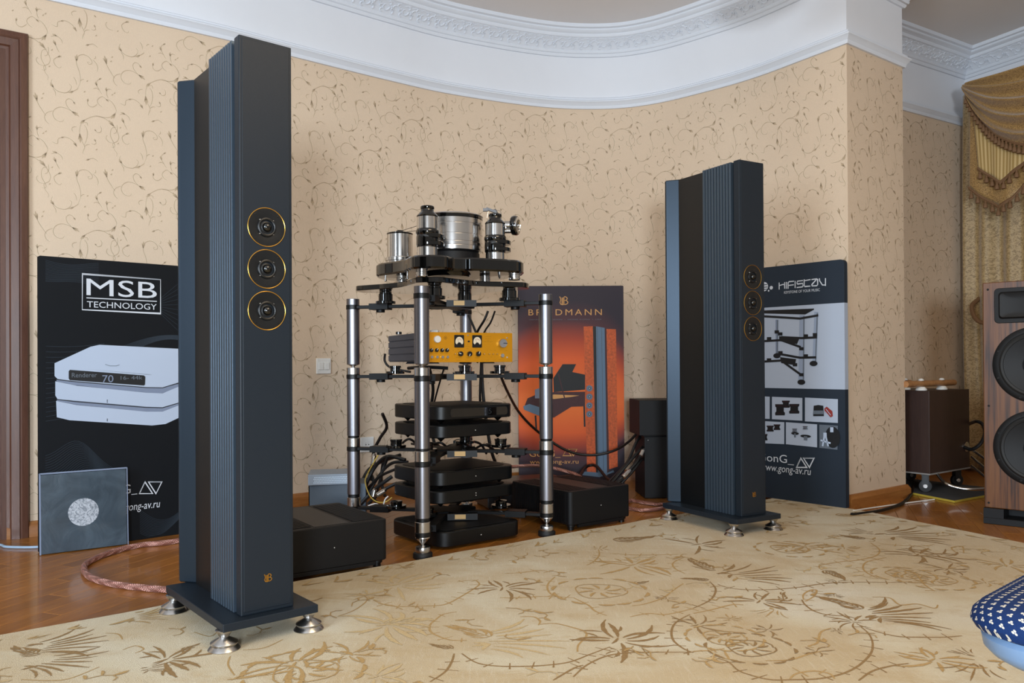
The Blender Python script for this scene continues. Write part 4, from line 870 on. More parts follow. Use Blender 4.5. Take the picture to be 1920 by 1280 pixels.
PX, PY, PR_ = -.255-TO.x, 3.43-TO.y, .131
zz = lambda z: z-1.107
q = MB(); q.lathe([(.115, zz(1.184)), (.118, zz(1.187)), (.118, zz(1.225)), (.112, zz(1.232))], 64); o = obj('subplatter', q, M_blackm, tt); o.location = (PX, PY, 0)
prof = [(PR_-.012, zz(1.2315)), (PR_-.002, zz(1.234))]
for zg in (1.252, 1.268, 1.30, 1.345): prof += [(PR_, zz(zg-.0025)), (PR_-.0022, zz(zg-.0015)), (PR_-.0022, zz(zg+.0005)), (PR_, zz(zg+.0015))]
prof += [(PR_, zz(1.367)), (PR_-.003, zz(1.368))]
q = MB(); q.lathe(prof, 72); pt = obj('platter', q, M_chrome, tt); pt.location = (PX, PY, 0)
q = MB(); q.lathe([(PR_-.003, zz(1.368)), (PR_+.001, zz(1.3695)), (PR_+.001, zz(1.380)), (PR_-.004, zz(1.381))], 72); obj('black_edge_ring', q, M_black, pt)
q = MB(); q.lathe([(PR_+.002, zz(1.3812)), (PR_+.003, zz(1.3835)), (PR_-.002, zz(1.387)), (.02, zz(1.3872))], 72); obj('rim', q, M_alu_l, pt)
q = MB(); q.lathe([(.010, zz(1.387)), (.010, zz(1.3885)), (.003, zz(1.392))], 20); obj('spindle', q, M_chrome, pt)
def tower(x, y, full=True):
    g = 0 if full else -.004
    q = MB(); q.cyl(.0415, PZ1, zz(1.222), 36); o = obj('arm_tower', q, M_chrome, tt); o.location = (x-TO.x, y-TO.y, 0)
    q = MB(); q.lathe([(.040, zz(1.222)), (.043, zz(1.224)), (.045, zz(1.232)), (.045, zz(1.262)), (.043, zz(1.270)), (.047, zz(1.278)), (.047, zz(1.288)), (.043, zz(1.294))], 36); obj('black_sleeve', q, M_black, o)
    for z0 in (1.228, 1.258):
        q = MB(); q.cyl(.056, zz(z0), zz(z0+.016), 36, T(.010, .012, 0)); obj('arm_board_disc', q, M_black, o)
    q = MB(); q.cyl(.0425, zz(1.294), zz(1.344), 36); obj('upper_drum', q, M_chrome, o)
    q = MB(); q.lathe([(.0425, zz(1.344)), (.044, zz(1.347)), (.040, zz(1.353)), (.030, zz(1.362)), (.027, zz(1.366)), (.026, zz(1.374)), (.028, zz(1.377)), (.028, zz(1.385)), (.025, zz(1.388))], 36); obj('cap', q, M_black, o)
    return o
t1 = tower(-.337, 3.20); t2 = tower(-.068, 3.375)
# tonearm on the second tower
am = MB(); X0, Y0 = -.068-TO.x, 3.375-TO.y
am.cyl(.017, 0, .115, 24, T(X0-.035, Y0+.05, zz(1.348), ry=rad(90), rz=rad(-6))); am.cyl(.010, 0, .09, 20, T(X0-.02, Y0+.045, zz(1.322), ry=rad(90), rz=rad(-6))); am.cyl(.022, -.012, .012, 24, T(X0+.035, Y0+.045, zz(1.338), ry=rad(90)))
arm = obj('tonearm', am, M_chrome_b, tt)
q = MB(); q.lathe([(.030, 0), (.040, .004), (.042, .010), (.042, .022), (.040, .026)], 36, T(X0+.070, Y0+.042, zz(1.345), ry=rad(90), rz=rad(-18))); obj('counterweight', q, M_black, arm)
q = MB(); q.lathe([(.036, .026), (.036, .030), (.026, .032), (.024, .026), (.008, .025), (.006, .034), (.002, .034)], 36, T(X0+.070, Y0+.042, zz(1.345), ry=rad(90), rz=rad(-18))); obj('counterweight_face', q, M_chrome, arm)
q = MB(); q.box(-.035, .012, -.010, .010, -.004, .006, T(X0-.005, Y0-.0, zz(1.398), ry=rad(22), rz=rad(-5))); q.cyl(.006, 0, .03, 14, T(X0+.012, Y0, zz(1.382), ry=rad(-30))); q.box(-.046, -.026, -.008, .008, 0, .012, T(X0-.005, Y0, zz(1.400))); obj('headshell', q, mat('dull_headshell', '6c6c6e', .5, .8), arm)
q = MB(); q.tube(smooth([(X0-.03, Y0, zz(1.398)), (X0-.034, Y0-.005, zz(1.372)), (X0-.028, Y0-.01, zz(1.355))], 5), .0012, 6); q.tube(smooth([(X0+.005, Y0-.01, zz(1.402)), (X0+.022, Y0-.012, zz(1.398)), (X0+.026, Y0-.008, zz(1.378))], 5), .001, 6); obj('arm_wire', q, M_chrome, arm)
for (x, z) in ((-.055, 3.30), (-.005, 3.335)):
    q = MB(); q.tube([(x-TO.x, z-TO.y, .076 if False else .024), (x-TO.x+.003, z-TO.y, .012), (x-TO.x+.006, z-TO.y+.004, -.0005)], .003, 8); obj('signal_lead', q, M_cable, tt)
# motor
mo = thing('turntable_motor', 'short round silver motor unit beside the turntable platter', 'motor', (-.49, 3.50, 1.107+PZ1+.0005))
q = MB(); q.lathe([(.064, 0), (.065, .001), (.065, .010), (.060, .012), (.060, .020), (.065, .022), (.065, .034), (.062, .036), (.058, .037)], 48); obj('base_flange', q, M_chrome, mo)
q = MB(); q.cyl(.056, .037, .138, 48); obj('housing', q, M_chrome, mo)
q = MB(); q.lathe([(.056, .138), (.0575, .1395), (.0575, .143), (.055, .1445), (.012, .145)], 48); obj('top_plate', q, M_black, mo)
q = MB(); q.lathe([(.014, .145), (.016, .146), (.016, .150), (.012, .152), (.016, .154), (.014, .157)], 24); obj('pulley', q, M_black, mo)
bt = MB(); bt.tube([(-.49, 3.485, 1.107+PZ1+.151), (-.255, 3.43-.13, 1.368), (-.25, 3.43-.1315, 1.368)], .0012, 5); bt.tube([(-.49, 3.515, 1.107+PZ1+.151), (-.27, 3.43+.13, 1.368)], .0012, 5); obj('drive_belt', bt, M_cable, tt).location = (-.27*-1, -3.42, -1.107) if False else (.27, -3.42, -1.107)

# ---------------- gold faced phono stage ----------------
px0, pz0, PWd, PH, PD2 = -.405, .761, .450, .131, .42
ph = thing('phono_preamplifier', 'grey cased preamplifier with a gold front panel and two dials on the rack', 'amplifier', (px0, 3.42, pz0), rad(26))
b = MB(); b.box(0, PWd, -.006, 0, 0, PH); obj('front_panel', b, M_goldpl, ph, .001)
b = MB(); b.box(.004, PWd-.012, .0005, PD2, .004, PH-.003); obj('case', b, M_grey_box, ph, .002)
for k in range(4): b = MB(); b.box(-.002, .0035, .006, PD2-.004, .008+k*.031, .034+k*.031); obj('side_fin', b, M_grey_box, ph, .002)
for (x, y) in ((.09, .06), (.36, .06), (.09, .34), (.36, .34)): b = MB(); b.lathe([(.026, -.0055), (.030, -.0045), (.022, .004)], 24, T(x, y, 0)); obj('foot', b, M_grey_box, ph)
FX = lambda px: (px-793)/173*PWd
FZ = lambda py: (680-py)/57.5*PH
def fp(x, y): return (780+x/8.727, 600+y/8.727)
def knob(px, py, r, d, m, name='knob', ind=None, ang=0):
    x, z = FX(px), FZ(py); q = MB(); q.lathe([(r, 0), (r, d*.8), (r*.92, d), (r*.2, d)], 28, T(x, -.006, z, rx=rad(90))); o = obj(name, q, m, ph)
    if ind: i = MB(); i.box(-r*.12, r*.12, -.0012, 0, 0, r*.95, T(x, -.006-d, z) @ Matrix.Rotation(ang, 4, 'Y')); obj('pointer', i, ind, o)
    return o
knob(*fp(403, 315), .0155, .012, M_plastic_w, 'selector_knob'); knob(*fp(1445, 375), .0205, .018, M_alu_l, 'volume_knob', M_grey_box, rad(92)); knob(*fp(1448, 585), .009, .008, M_alu_l, 'small_knob')
for x in (310, 392, 475, 552): knob(*fp(x, 497), .0085, .010, M_black, 'knob', M_plastic_w, rad(25)); knob(*fp(x+8, 610), .0065, .008, M_chrome, 'toggle')
for x, a in ((765, -70), (908, 200), (1050, 20)): knob(*fp(x, 557), .0115, .013, M_black, 'knob', M_plastic_w, rad(a))
for x, y in ((888, 243), (1530, 280), (1530, 616)): knob(*fp(x, y), .0035, .003, M_chrome, 'screw')
for x in (670, 1135, 1220, 1285, 1350): q = MB(); q.cyl(.0022, 0, .010, 10, T(FX(fp(x, 0)[0]), -.006, FZ(fp(0, 560)[1]), rx=rad(90), rz=0) @ Matrix.Rotation(rad(25), 4, 'Y')); obj('toggle', q, M_chrome, ph)
for x in (748, 1035):
    cx, cz = FX(fp(x, 0)[0]), FZ(fp(0, 345)[1]); q = MB(); q.prism(rrect(cx-.0235, cx+.0235, cz-.0275, cz+.0275, .004, 3), .0005, .0035, Matrix.Rotation(rad(90), 4, 'X') @ T(0, 0, .006), .0005); mt = obj('level_meter', q, M_black, ph)
    q = MB(); P = [(cx+.0185*math.cos(rad(a)), cz-.002+.0215*math.sin(rad(a))) for a in range(-25, 206, 15)]+[(cx-.012, cz-.014), (cx-.004, cz-.005), (cx+.004, cz-.005), (cx+.012, cz-.014)]
    q.add([(a, -.0102, b2) for a, b2 in P], [tuple(range(len(P)))]); obj('dial', q, mat('dial_cream', 'e8dcc4', .5), mt)
    q = MB(); stroke(q, [(cx+.014*math.cos(rad(a)), cz-.004+.014*math.sin(rad(a))) for a in range(35, 120, 10)], .0015, -.0104); obj('dial_scale', q, mat('dial_red', 'b03a28', .6), mt)
    q = MB(); stroke(q, [(cx, cz-.010), (cx-.010, cz+.012)], .0008, -.0105); obj('needle', q, M_blackm, mt)
pr = MB(); yy = -.00615
cxk, czk = FX(fp(535, 0)[0]), FZ(fp(0, 290)[1])
for a in range(4): c_ = (cxk+.004*math.cos(a*PI/2), czk+.004*math.sin(a*PI/2)); stroke(pr, [(c_[0]+.0042*math.cos(t*.5), c_[1]+.0042*math.sin(t*.5)) for t in range(14)], .0006, yy)
rn = random.Random(3)
for (xx, y, n_) in [(250, 238, 5), (250, 268, 5), (250, 300, 6), (250, 332, 6), (250, 363, 6), (250, 393, 6), (1225, 262, 9), (1220, 298, 8), (1222, 325, 3), (1222, 350, 14), (300, 448, 2), (378, 448, 2), (458, 448, 2), (540, 448, 2), (300, 660, 6), (380, 662, 6), (460, 664, 6), (560, 666, 6), (750, 665, 8), (890, 665, 8), (1035, 665, 8), (1118, 665, 4), (1215, 665, 4), (1330, 665, 4), (1420, 662, 5), (215, 465, 3), (215, 555, 3), (745, 480, 3), (890, 470, 4), (1030, 470, 3), (660, 497, 2), (840, 505, 3), (945, 500, 3), (1118, 500, 2), (1210, 497, 2), (1272, 497, 3), (1335, 497, 3), (1520, 500, 4), (1118, 610, 2), (1215, 610, 2), (1275, 610, 3), (1335, 610, 1), (895, 430, 7), (890, 395, 2), (745, 620, 8), (890, 625, 5), (1030, 625, 6)]:
    for k in range(n_):
        x_, z_ = FX(fp(xx+(k-n_/2)*11, 0)[0]), FZ(fp(0, y)[1]); hh = rn.uniform(.0008, .0014); stroke(pr, [(x_, z_-hh), (x_+rn.uniform(-.0006, .0008), z_+hh)], .0006, yy)
for k in range(11): a = rad(-40+k*26); x_, z_ = FX(fp(1445, 0)[0]), FZ(fp(0, 375)[1]); stroke(pr, [(x_+.024*math.cos(a), z_+.024*math.sin(a)), (x_+.0265*math.cos(a), z_+.0265*math.sin(a))], .0006, yy)
obj('panel_print', pr, M_blackm, ph)
q = MB(); q.box(-.005, .005, -.0075, -.006, -.004, .003, T(FX(fp(902, 0)[0]), 0, FZ(fp(0, 345)[1]))); obj('rocker_switch', q, M_black, ph)
ad = thing('small_adapter', 'tiny white adapter lying on top of the gold fronted preamplifier', 'adapter', (-.345, 3.53, pz0+PH+.0005), rad(20)); q = MB(); q.box(-.016, .016, -.012, .012, 0, .012); obj('body', q, M_plastic_w, ad, .003); q = MB(); q.box(.016, .022, -.004, .004, .003, .008); obj('plug', q, M_chrome, ad)
q = MB(); q.cyl(.014, 0, .012, 20); tn = obj('dark_knob', q, M_black, None); tn.location = (-.52, 3.66, pz0+PH-.001); tag(tn, 'small round black knob on the grey case left of the front rack pillar', 'knob')

# ---------------- black rounded slab components ----------------
def slab(label, cx, cy, ang, w, d, z0, z1, disp=None, feet=True, leds=1):
    r = thing('audio_component', label, 'audio component', (cx, cy, z0-(.018 if feet else 0)), ang, 'rounded black audio components stacked in the rack'); H = z1-z0; o0 = .018 if feet else 0
    b = MB(); b.prism(rrect(0, w, 0, d, .062, 10), o0, o0+H, None, .004, True); obj('case', b, M_black_sat, r)
    b = MB(); b.prism(rrect(.03, w-.03, .03, d-.03, .05, 8), o0+H, o0+H+.0022, None, .001); obj('top_plate', b, M_blackm, r)
    if feet:
        for (x, y) in ((.06, .06), (w-.06, .06), (.06, d-.06), (w-.06, d-.06)): q = MB(); q.lathe([(.004, 0), (.006, .003), (.020, .016), (.022, .018)], 20, T(x, y, 0)); obj('foot', q, M_black, r)
    if disp:
        q = MB(); q.prism(rrect(.07, w-.05, .012, H-.012, .012, 5), .0, .0012, Matrix.Translation((0, 0, o0)) @ Matrix.Rotation(rad(90), 4, 'X'), .0003); dd = obj('display_window', q, M_black, r)
        q = text_mesh('15', .032, .022, .0016, T(w*.60, 0, o0+.02)); obj('display_digits', q, mat('display_dim', '22262c', .5), dd)
    else:
        q = MB(); 
        for k in range(leds): q.lathe([(.0022, 0), (.0016, .0014), (.0003, .0018)], 10, T(w*.47, 0, o0+H*.5+(k-.5)*.010*(leds > 1), rx=rad(90)))
        obj('indicator', q, M_plastic_w, r)
    return r
sa = rad(38)
slab('topmost rounded black component of the rack stack, with a faint display window', -.322, 3.385, sa, .43, .40, .5115, .572, disp=True)
slab('second rounded black component from the top of the rack stack', -.322, 3.385, sa, .43, .40, .4345, .489)
slab('third rounded black component from the top, just under the middle shelf frame', -.325, 3.385, sa, .44, .40, .2290, .290)
slab('fourth rounded black component from the top, above the lowest shelf frame', -.325, 3.385, sa, .44, .40, .153, .207, leds=2)
slab('lowest rounded black component lying on the floor under the rack', -.292, 3.20, sa, .43, .42, .010, .072, feet=False)

# ---------------- black power amplifiers on the floor ----------------
def amp(label, x, y, ang, w, d):
    r = thing('power_amplifier', label, 'amplifier', (x, y, 0), ang, 'pair of black power amplifiers on the floor')
    b = MB(); b.prism(rrect(0, w, 0, d, .018, 5), .028, .178, None, .003); obj('case', b, M_blackm, r)
    for (a, c) in ((.006, w*.33), (w*.67, w-.006)):
        q = MB(); n = 26
        for k in range(n): y0 = .03+(d-.06)*k/n; q.box(a+.012, c-.004, y0, y0+(d-.06)/n*.5, .1782, .1802)
        stuff(obj('cooling_ribs', q, M_blackm, r))
    q = MB(); q.box(w*.34, w*.66, .02, d-.02, .178, .1792); obj('centre_top_plate', q, mat('amp_top_plate', '2a2725', .5, .1, .1, 200), r)
    for k in range(26): q = MB(); y0 = .03+(d-.06)*k/26; q.box(-.004, .001, y0, y0+.008, .04, .17); obj('side_rib', q, M_blackm, r)
    for k in range(26): q = MB(); y0 = .03+(d-.06)*k/26; q.box(w-.001, w+.003, y0, y0+.008, .04, .17); obj('side_rib', q, M_blackm, r)
    for (fx, fy) in ((.03, .03), (w-.03, .03), (.03, d-.03), (w-.03, d-.03)): q = MB(); q.cyl(.014, .0, .020, 20, T(fx, fy, 0)); q.cyl(.020, .016, .029, 20, T(fx, fy, 0)); obj('foot', q, M_black_sat, r)
    q = MB(); q.lathe([(.002, 0), (.0015, .001), (.0003, .0014)], 10, T(w*.5, 0, .10, rx=rad(90))); obj('indicator', q, M_plastic_w, r)
    q = MB(); q.prism([(.05, .0005), (w-.05, .0005), (w-.05, .01), (.05, .01)], .014, .028, None, .001); obj('lower_lip', q, M_blackm, r)
    return r
a1 = rad(35.5); amp('black power amplifier on the floor beside the left loudspeaker', -.4665-.42*math.cos(a1), 2.967-.42*math.sin(a1), a1, .42, .45)
amp('black power amplifier on the floor right of the rack', .2554, 3.56, rad(36.3), .375, .445)
q = thing('power_distributor', 'low flat black box behind the right hand power amplifier', 'box', (.06, 4.16, 0), rad(20)); b = MB(); b.box(-.2, .26, 0, .26, .012, .135); obj('case', b, mat('dark_box', '1a1a1c', .3, .2), q, .004); 
for x in (-.17, .23):
    for y in (.03, .23): b = MB(); b.cyl(.014, 0, .013, 16, T(x, y, 0)); obj('foot', b, M_rubber, q)

# grey boxes at the wall left of the rack
gb = thing('grey_unit', 'plain slate grey box on the floor under the small perforated silver box', 'box', (-.985, 3.86, 0), rad(9)); b = MB(); b.box(0, .27, 0, .20, .006, .172); obj('case', b, mat('slate_box', '49545f', .5), gb, .004); b = MB(); b.box(-.004, .0, .004, .196, .01, .168); obj('side_panel', b, M_black, gb); b = MB(); b.box(.02, .25, .02, .18, 0, .006); obj('feet', b, M_rubber, gb)
sv = thing('perforated_box', 'small silver grey box with hexagonal holes on top of the slate box', 'box', (-.985, 3.835, .1725), rad(11)); b = MB(); b.box(0, .215, 0, .20, 0, .052); obj('case', b, mat('silver_box', '8f9aa6', .45), sv, .003)
b = MB()
for i in range(24):
    for j in range(4):
        x = .028+i*.0075+(j % 2)*.00375; z = .012+j*.0085
        b.lathe([(.0028, 0), (.0028, .0006)], 6, T(x, 0, z, rx=rad(90)), True, False)
stuff(obj('holes', b, mat('hole_light', 'c8d6e4', .5), sv)); b = MB(); b.box(.215, .225, .03, .17, .01, .045); obj('rear_socket', b, M_blackm, sv)

# tall black units behind the right loudspeaker
p = W(1209, 900, 4.42)
tb1 = thing('tall_black_unit', 'tall narrow black box on the floor left behind the right loudspeaker', 'box', (p.x, 4.42, 0), rad(4)); b = MB(); b.box(0, .24, 0, .24, .004, .345); obj('case', b, M_blackm, tb1, .003); b = MB(); b.box(.02, .22, .02, .22, 0, .004); obj('feet', b, M_rubber, tb1); b = MB(); b.lathe([(.002, 0), (.0004, .002)], 8, T(.02, 0, .325, rx=rad(90))); obj('indicator', b, M_plastic_w, tb1)
p = W(1199, 780, 4.40)
tb2 = thing('upper_black_unit', 'wider black box stacked on the tall narrow black box', 'box', (p.x, 4.40, .352), rad(4)); b = MB(); b.box(0, .27, 0, .26, .0, .196); obj('case', b, M_blackm, tb2, .003); b = MB(); b.box(.03, .24, .03, .23, -.006, 0); obj('feet', b, M_rubber, tb2)

# wall switch and socket
aw = Along(2, iC1)
def onwall(px, py):
    best = None; d = ray(px, py)
    for k in range(600):
        u = aw.L*k/600; q = aw.at(u, 1, 0); Y = q[1]; w_ = W(px, py, Y); e = abs(w_.x-q[0])
        if best is None or e < best[0]: best = (e, u, w_.z)
    return best[1], best[2]
def wall_plate(name, label, px, py, w, h, kind, group=None):
    u, z = onwall(px, py); q = aw.at(u, z, 0); q2 = aw.at(u+.01, z, 0); ang = math.atan2(q2[1]-q[1], q2[0]-q[0])
    r = thing(name, label, 'switch' if kind == 's' else 'socket', q, ang); b = MB(); b.box(-w/2, w/2, -.009, 0, -h/2, h/2); obj('frame', b, M_plastic_w, r, .003)
    if kind == 's':
        for sx in (-1, 1): b = MB(); b.box(sx*.0165-.0145, sx*.0165+.0145, -.013, -.009, -.02, .02); obj('rocker', b, M_plastic_w, r, .002)
    else:
        b = MB(); b.lathe([(.020, 0), (.020, .001), (.017, .0012), (.016, -.004)], 28, T(0, -.0092, 0, rx=rad(90))); obj('insert', b, M_plastic_w, r)
        b = MB(); [b.cyl(.003, .0, .0012, 10, T(x, -.0096, 0, rx=rad(90))) for x in (-.009, .009)]; obj('pin_holes', b, M_blackm, r)
    return r
wall_plate('light_switch', 'white double light switch on the wallpaper left of the rack', 605, 686, .085, .085, 's')
wall_plate('wall_socket', 'white wall socket behind the left rack pillar at the middle shelf', 688, 833, .085, .085, 'k')

# ---------------- subwoofer on its trolley in the recess ----------------
sb = thing('subwoofer_cabinet', 'dark walnut cabinet on castors in the recess beside the curtain', 'cabinet', (2.335, 4.46, .013), rad(36))
b = MB(); b.box(0, .475, 0, .38, .112, .575); obj('case', b, M_walnut, sb, .002); b = MB(); b.box(-.002, .477, -.002, .382, .104, .112); obj('base_board', b, mat('grey_edge', '8a8784', .5), sb)
b = MB(); b.lathe([(.030, 0), (.030, .004), (.022, .006)], 28, T(.43, -.001, .235, rx=rad(90))); obj('cable_plate', b, M_chrome_b, sb)
for (x, y) in ((.05, .05), (.42, .05), (.05, .33), (.42, .33)):
    q = MB(); q.box(-.028, .028, -.022, .022, .098, .104); q.box(-.017, -.014, -.018, .018, .03, .1); q.box(.014, .017, -.018, .018, .03, .1); o = obj('castor', q, M_black_sat, sb); o.location = (x, y, 0); o.rotation_euler = (0, 0, rad(20+x*90))
    q = MB(); q.cyl(.034, -.012, .012, 28, T(0, 0, .034, ry=rad(90))); obj('wheel', q, M_rubber, o)
    q = MB(); q.cyl(.012, -.019, .019, 16, T(0, 0, .034, ry=rad(90))); obj('hub', q, M_chrome, o)
mt_ = thing('floor_mat', 'dark grey mat board with a yellow edge under the walnut cabinet', 'mat', (2.10, 4.47, 0), 0)
P = [G(1709, 927), G(1790, 943), G(1856, 931)]; P = [Vector((q.x, q.y)) for q in P]; far = Vector((-.45, .62)); quad = [P[0], P[1], P[1]+(P[2]-P[1]).normalized()*.62]; quad.append(quad[2]+far*.78); quad.append(P[0]+Vector((.02, .32)))
b = MB(); b.prism([(q.x-2.10, q.y-4.47) for q in quad], .001, .012, None, .001); obj('yellow_core', b, mat('mat_yellow', 'b5a038', .7), mt_)
inn = inset([(q.x-2.10, q.y-4.47) for q in quad], .006); b = MB(); b.prism(inn, .012, .0135, None, 0); obj('carpet_top', b, mat('mat_grey', '34363a', .9, 0, .35, 300, .5, 500), mt_)
wr = thing('wooden_rails', 'pair of rounded light oak rails on white pads lying on the walnut cabinet', 'rail', (2.335, 4.46, .5885), rad(36))
for k, (y, l0, l1) in enumerate(((.07, -.12, .44), (.21, -.05, .20))):
    q = MB(); q.tube([(l0, y, .038), (l0+.01, y, .038), (l1-.012, y, .038), (l1-.003, y, .038), (l1, y, .038)], .018, 14, taper=lambda t: 1 if t < .8 else .75); obj('rail', q, M_oak, wr)
for (x, y) in ((.05, .07), (.29, .07), (.03, .21), (.14, .21)):
    q = MB(); q.lathe([(.030, 0), (.031, .006), (.022, .018), (.018, .021)], 24, T(x, y, 0)); q.lathe([(.014, .055), (.016, .059), (.010, .066), (.004, .068)], 18, T(x, y, 0)); obj('white_pad', q, M_plastic_w, wr)
tr = thing('steel_trolley_frame', 'bent chrome tube frame lying between the walnut cabinet and the wooden loudspeaker', 'trolley', (2.6, 4.3, 0)); TRO = Vector((2.6, 4.3, 0))
def wpts(L): return [Vector(W(x, y, Y))-TRO for x, y, Y in L]
b = MB(); b.tube(smooth(wpts([(1757, 888, 4.52), (1772, 905, 4.40), (1795, 914, 4.36), (1825, 917, 4.32), (1870, 914, 4.30), (1920, 905, 4.35)]), 6), .0085, 10); obj('curved_tube', b, M_chrome_b, tr)
for L in ([(1812, 835, 4.75), (1850, 862, 4.55), (1900, 896, 4.4)], [(1822, 856, 4.72), (1850, 880, 4.55), (1890, 905, 4.42)], [(1822, 873, 4.70), (1850, 896, 4.5), (1880, 912, 4.42)]): b = MB(); b.tube(wpts(L), .0075, 10); obj('straight_tube', b, M_chrome_b, tr)

# ---------------- striped wood loudspeaker at the right edge ----------------
wa = rad(-42); ws = thing('horn_loudspeaker', 'large striped walnut loudspeaker with a horn and two woofers at the right edge', 'loudspeaker', (2.196, 3.72, 0), wa)
WW, WD = .43, .42
b = MB(); b.box(.004, WW, .0, WD, .072, 1.118); obj('cabinet', b, M_zebra, ws, .004)
b = MB(); b.prism([(.004, -.02), (WW, -.02), (WW, WD), (.004, WD)], 0, .03, None, .002); b.box(.004, .085, -.018, WD, .03, .072); b.box(WW-.085, WW, -.018, WD, .03, .072); b.box(.004, WW, .1, WD, .03, .072); obj('plinth', b, M_blackm, ws)
FR = Matrix.Rotation(rad(90), 4, 'X')
q = MB(); q.prism(rrect(.052, WW-.052, .927, 1.088, .018, 5), 0, .006, FR, .002); hn = obj('horn_flange', q, M_blackm, ws)
q = MB()
rings = []
for t, (x0, x1, z0, z1, y) in enumerate(((.072, WW-.072, .950, 1.068, -.0065), (.080, WW-.080, .962, 1.056, -.0055), (.13, WW-.13, .985, 1.033, .0), (.185, WW-.185, .995, 1.023, .0))):
    rings.append([(x, -.0065 if t == 0 else -.0063+.0, z) for x, z in rrect(x0, x1, z0, z1, min(.014, (z1-z0)/3), 5)])
k = len(rings[0]); vs = [v for r_ in rings for v in r_]
# the horn throat is a real recess built as a raised ring with a sunk dish
dish = [[(x, y, z) for x, z in rrect(x0, x1, z0, z1, min(.014, (z1-z0)/3), 5)] for (x0, x1, z0, z1, y) in ((.070, WW-.070, .946, 1.070, -.007), (.076, WW-.076, .953, 1.063, -.0145), (.10, WW-.10, .968, 1.048, -.0075), (.16, WW-.16, .985, 1.031, -.0068))]
vs = [v for r_ in dish for v in r_]; fs = [(j*k+i, j*k+(i+1) % k, (j+1)*k+(i+1) % k, (j+1)*k+i) for j in range(3) for i in range(k)]; fs.append(tuple(3*k+i for i in range(k)))
q.add(vs, fs, True); obj('horn_mouth', q, M_blackm, hn)
def screws(lst, par): q = MB(); [q.lathe([(.005, 0), (.005, .0015), (.0035, .002), (.002, .0012)], 12, T(x, y, z, rx=rad(90))) for x, y, z in lst]; return obj('screws', q, M_blackm, par)
screws([(.026, 0, 1.085), (.026, 0, .545), (.022, 0, .095), (WW-.026, 0, 1.085), (WW-.026, 0, .545)], ws)
for z in (.735, .358):
    q = MB(); M0 = T(WW/2, 0, z, rx=rad(90)); q.lathe([(.172, 0), (.173, .003), (.168, .007), (.150, .0085), (.147, .0065)], 72, M0); wf = obj('woofer', q, M_blackm, ws)
    q = MB(); q.lathe([(.148, .004), (.146, .010), (.138, .0135), (.129, .010), (.127, .004)], 72, M0); obj('surround', q, M_rubber, wf)
    q = MB(); q.lathe([(.128, .0045), (.10, .003), (.055, .0022), (.053, .008), (.035, .016), (.012, .0195), (.0005, .020)], 64, M0, False); obj('cone', q, M_cone, wf)
    screws([(WW/2+.161*math.cos(rad(a)), -.007, z+.161*math.sin(rad(a))) for a in range(22, 360, 45)], wf)

# ---------------- curtains ----------------
wd = (R2-R1).normalized(); wn = Vector((wd.y, -wd.x));
cu = thing('window_curtain', 'gold damask window curtain with swag valance and fringes in the right corner', 'curtain', (R1.x, R1.y, 0)); 
def cpt(s_, off, z): q = wd*s_+wn*off; return (q.x, q.y, z)
def cloth(fn, nu, nv, M, name, par, uvs=1.0, thick=.003):
    mb = MB(); vs = []; uv = []
    for i in range(nu+1):
        for j in range(nv+1): a, b2 = i/nu, j/nv; vs.append(fn(a, b2)); uv.append((a*uvs, b2*uvs*1.5))
    fs = [(i*(nv+1)+j, (i+1)*(nv+1)+j, (i+1)*(nv+1)+j+1, i*(nv+1)+j+1) for i in range(nu) for j in range(nv)]
    mb.add(vs, fs, True); mb.uv = uv; o = obj(name, mb, M, par); so = o.modifiers.new('thickness', 'SOLIDIFY'); so.thickness = thick; return o
cloth(lambda a, b2: cpt(.07+a*2.3, .12+.03*math.sin(a*95+1.5*math.sin(b2*3))*(1-.3*b2)+.01*math.sin(a*40), .03+b2*2.55), 240, 24, M_dam2, 'drape_panel', cu, 5)
PO = R1+wn*.33
def cw(px, py, off=.33):
    o = R1+wn*off; q = plane_hit(px, py, (o.x, o.y, 0), Vector((wn.x, wn.y, 0))); s_ = (Vector((q.x, q.y))-R1).dot(wd); return s_, q.z
def panel(name, top, bot, off, M, uvs, waves=6, amp_=.012, ntas=10, fr=True, fo=.0):
    """hanging piece between two polylines given as (s, z)"""
    def ev(L, t):
        k = min(int(t*(len(L)-1)), len(L)-2); f = t*(len(L)-1)-k; return (L[k][0]*(1-f)+L[k+1][0]*f, L[k][1]*(1-f)+L[k+1][1]*f)
    def fn(a, b2): p_, q_ = ev(bot, a), ev(top, a); s_ = p_[0]*(1-b2)+q_[0]*b2; z = p_[1]*(1-b2)+q_[1]*b2; return cpt(s_, off+amp_*math.sin(a*waves*2*PI), z)
    o = cloth(fn, 60, 20, M, name, cu, uvs)
    if fr: fringe(lambda a: fn(a, 0), ntas, o)
    return o
def fringe(path_fn, n, par, L=.055):
    nn = Vector((wn.x, wn.y, 0))*.006; b = MB(); pts = [Vector(path_fn(i/30))+nn for i in range(31)]
    vs = []; 
    for p_ in pts: vs += [tuple(p_+Vector((0, 0, .012))), tuple(p_+nn*.8+Vector((0, 0, 0))), tuple(p_+Vector((0, 0, -.012)))]
    fs = [];
    for i in range(30):
        for j in range(2): fs.append((i*3+j, (i+1)*3+j, (i+1)*3+j+1, i*3+j+1))
    b.add(vs, fs, True); b.tube(pts, .006, 6); obj('fringe_band', b, M_fringe, par)
    for i in range(n):
        p_ = Vector(path_fn((i+.5)/n))+nn; q = MB(); q.lathe([(.0135, -L), (.0145, -L+.004), (.011, -L*.55), (.006, -L*.38), (.009, -L*.28), (.0065, -L*.16), (.003, -L*.1), (.003, -.008)], 10, T(*p_)); obj('tassel', q, M_fringe, par)
